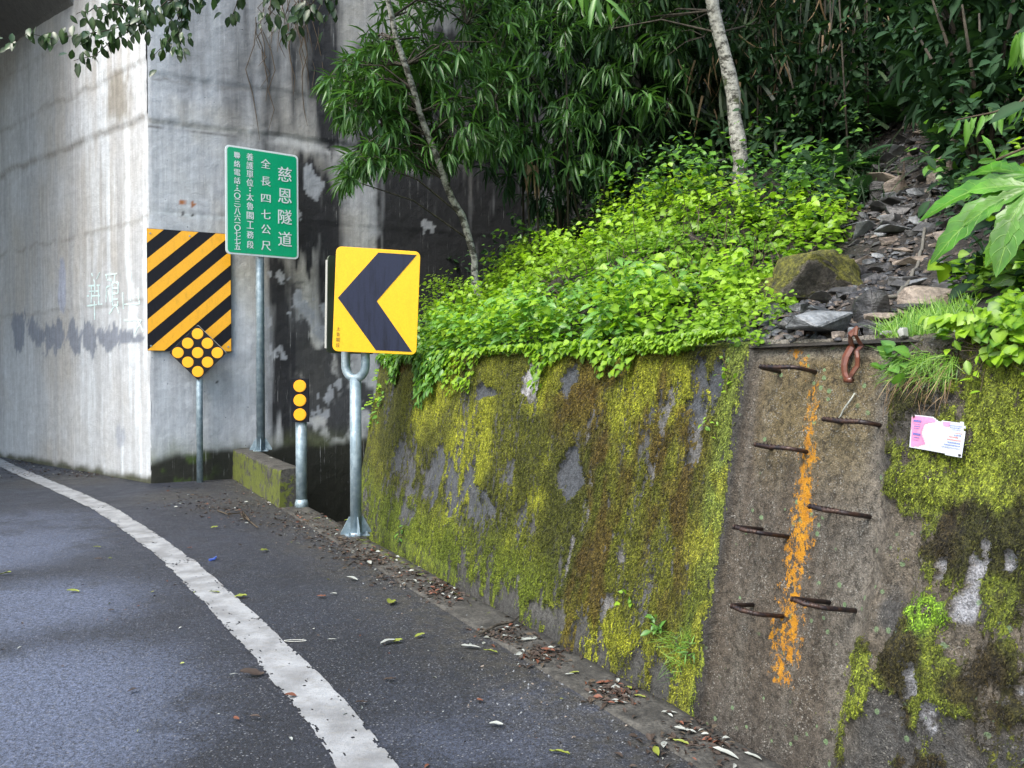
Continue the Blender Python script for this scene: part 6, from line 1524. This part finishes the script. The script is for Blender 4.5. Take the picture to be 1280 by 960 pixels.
m = MB(); c_ = gnd(369, 802); ex = np.array([1, .1, 0]); P_ = [c_ + np.array([.055 * math.cos(a) * (1 + .12 * math.cos(2 * a)), .014 * math.sin(a), .006]) for a in np.linspace(0, 6.28, 22)]; m.tube(P_, .0022, 5, False); tag(m.build('rubber_band', M_PALE, None, True), 'thin white loop of cord or rubber lying right of the white line', 'litter')
def litter(n_, pts, size, mats, name, label):
    X = []; Y = []
    for _ in range(n_):
        px, py, s1_, s2_ = R.choice(pts); g_ = gnd(R.gauss(px, s1_), R.gauss(py, s2_))
        if np.dot(g_ - R0, KN) < -.02: X.append(g_[0]); Y.append(g_[1])
    X, Y = np.array(X), np.array(Y); n_ = len(X)
    a = NR.rand(n_) * 6.28; D = np.stack([np.cos(a), np.sin(a), NR.randn(n_) * .15], -1)
    Z = .004 + .008 * NR.rand(n_); Z += .008 * (((X - R0[0]) * KN[0] + (Y - R0[1]) * KN[1]) > -.28)
    V, F, t_, v_ = cloud_data(T_lance(.42, .1, .14), np.stack([X, Y, Z], -1), D, np.array([0, 0, 1.]) + NR.randn(n_, 3) * .35, size * (.35 + .9 * NR.rand(n_) ** 1.5))
    nf = len(F) // n_
    o = meshobj(name, V, F, mats, None, False, mi=np.repeat(NR.randint(0, len(mats), n_), nf)); tag(o, label, 'leaf litter', kind='stuff')
KP = [(330, 610, 25, 8), (345, 622, 14, 8), (300, 640, 20, 8), (390, 660, 22, 9), (420, 675, 18, 9), (445, 690, 18, 8), (360, 650, 20, 8), (470, 700, 16, 6), (545, 733, 12, 4), (560, 745, 14, 6), (500, 720, 18, 8), (630, 795, 20, 8), (680, 822, 18, 7), (770, 868, 20, 8), (250, 630, 30, 8), (60, 590, 30, 4), (110, 592, 16, 3), (20, 578, 18, 3), (870, 930, 30, 14)]
litter(3600, KP, .040, [M_DEAD, M_DEAD, M_DEAD, M_DEAD, M_TWIG, M_DEAD, M_TWIG, M_DEAD, M_DEAD, M_RUSSET, M_DEAD, M_SILV], 'leaf_litter', 'brown broken leaf litter gathered along the kerb and the parapet')
litter(170, [(250, 760, 260, 120), (550, 850, 160, 60), (300, 700, 120, 50)], .028, [M_DEAD, M_DEAD, M_YLEAF, M_SILV, M_RUSSET], 'leaf_crumbs', 'tiny leaf crumbs scattered thinly over the asphalt')
X = []; Y = []
for _ in range(1600):
    px, py, s1_, s2_ = R.choice([(250, 620, 40, 6), (330, 600, 16, 5), (345, 615, 14, 8), (300, 615, 30, 8), (400, 660, 30, 12), (540, 735, 40, 16), (700, 830, 60, 26), (700, 880, 80, 30)]); g_ = gnd(R.gauss(px, s1_), R.gauss(py, s2_))
    if np.dot(g_ - R0, KN) < -.03: X.append(g_[0]); Y.append(g_[1])
o = debris('grit', np.array(X), np.array(Y), np.array(X) * 0 + .002, .009, [M_SLATE, M_BROWNST, M_DARKST, M_SLATE]); tag(o, 'loose pale grit scattered along the road edge', 'grit', kind='stuff')
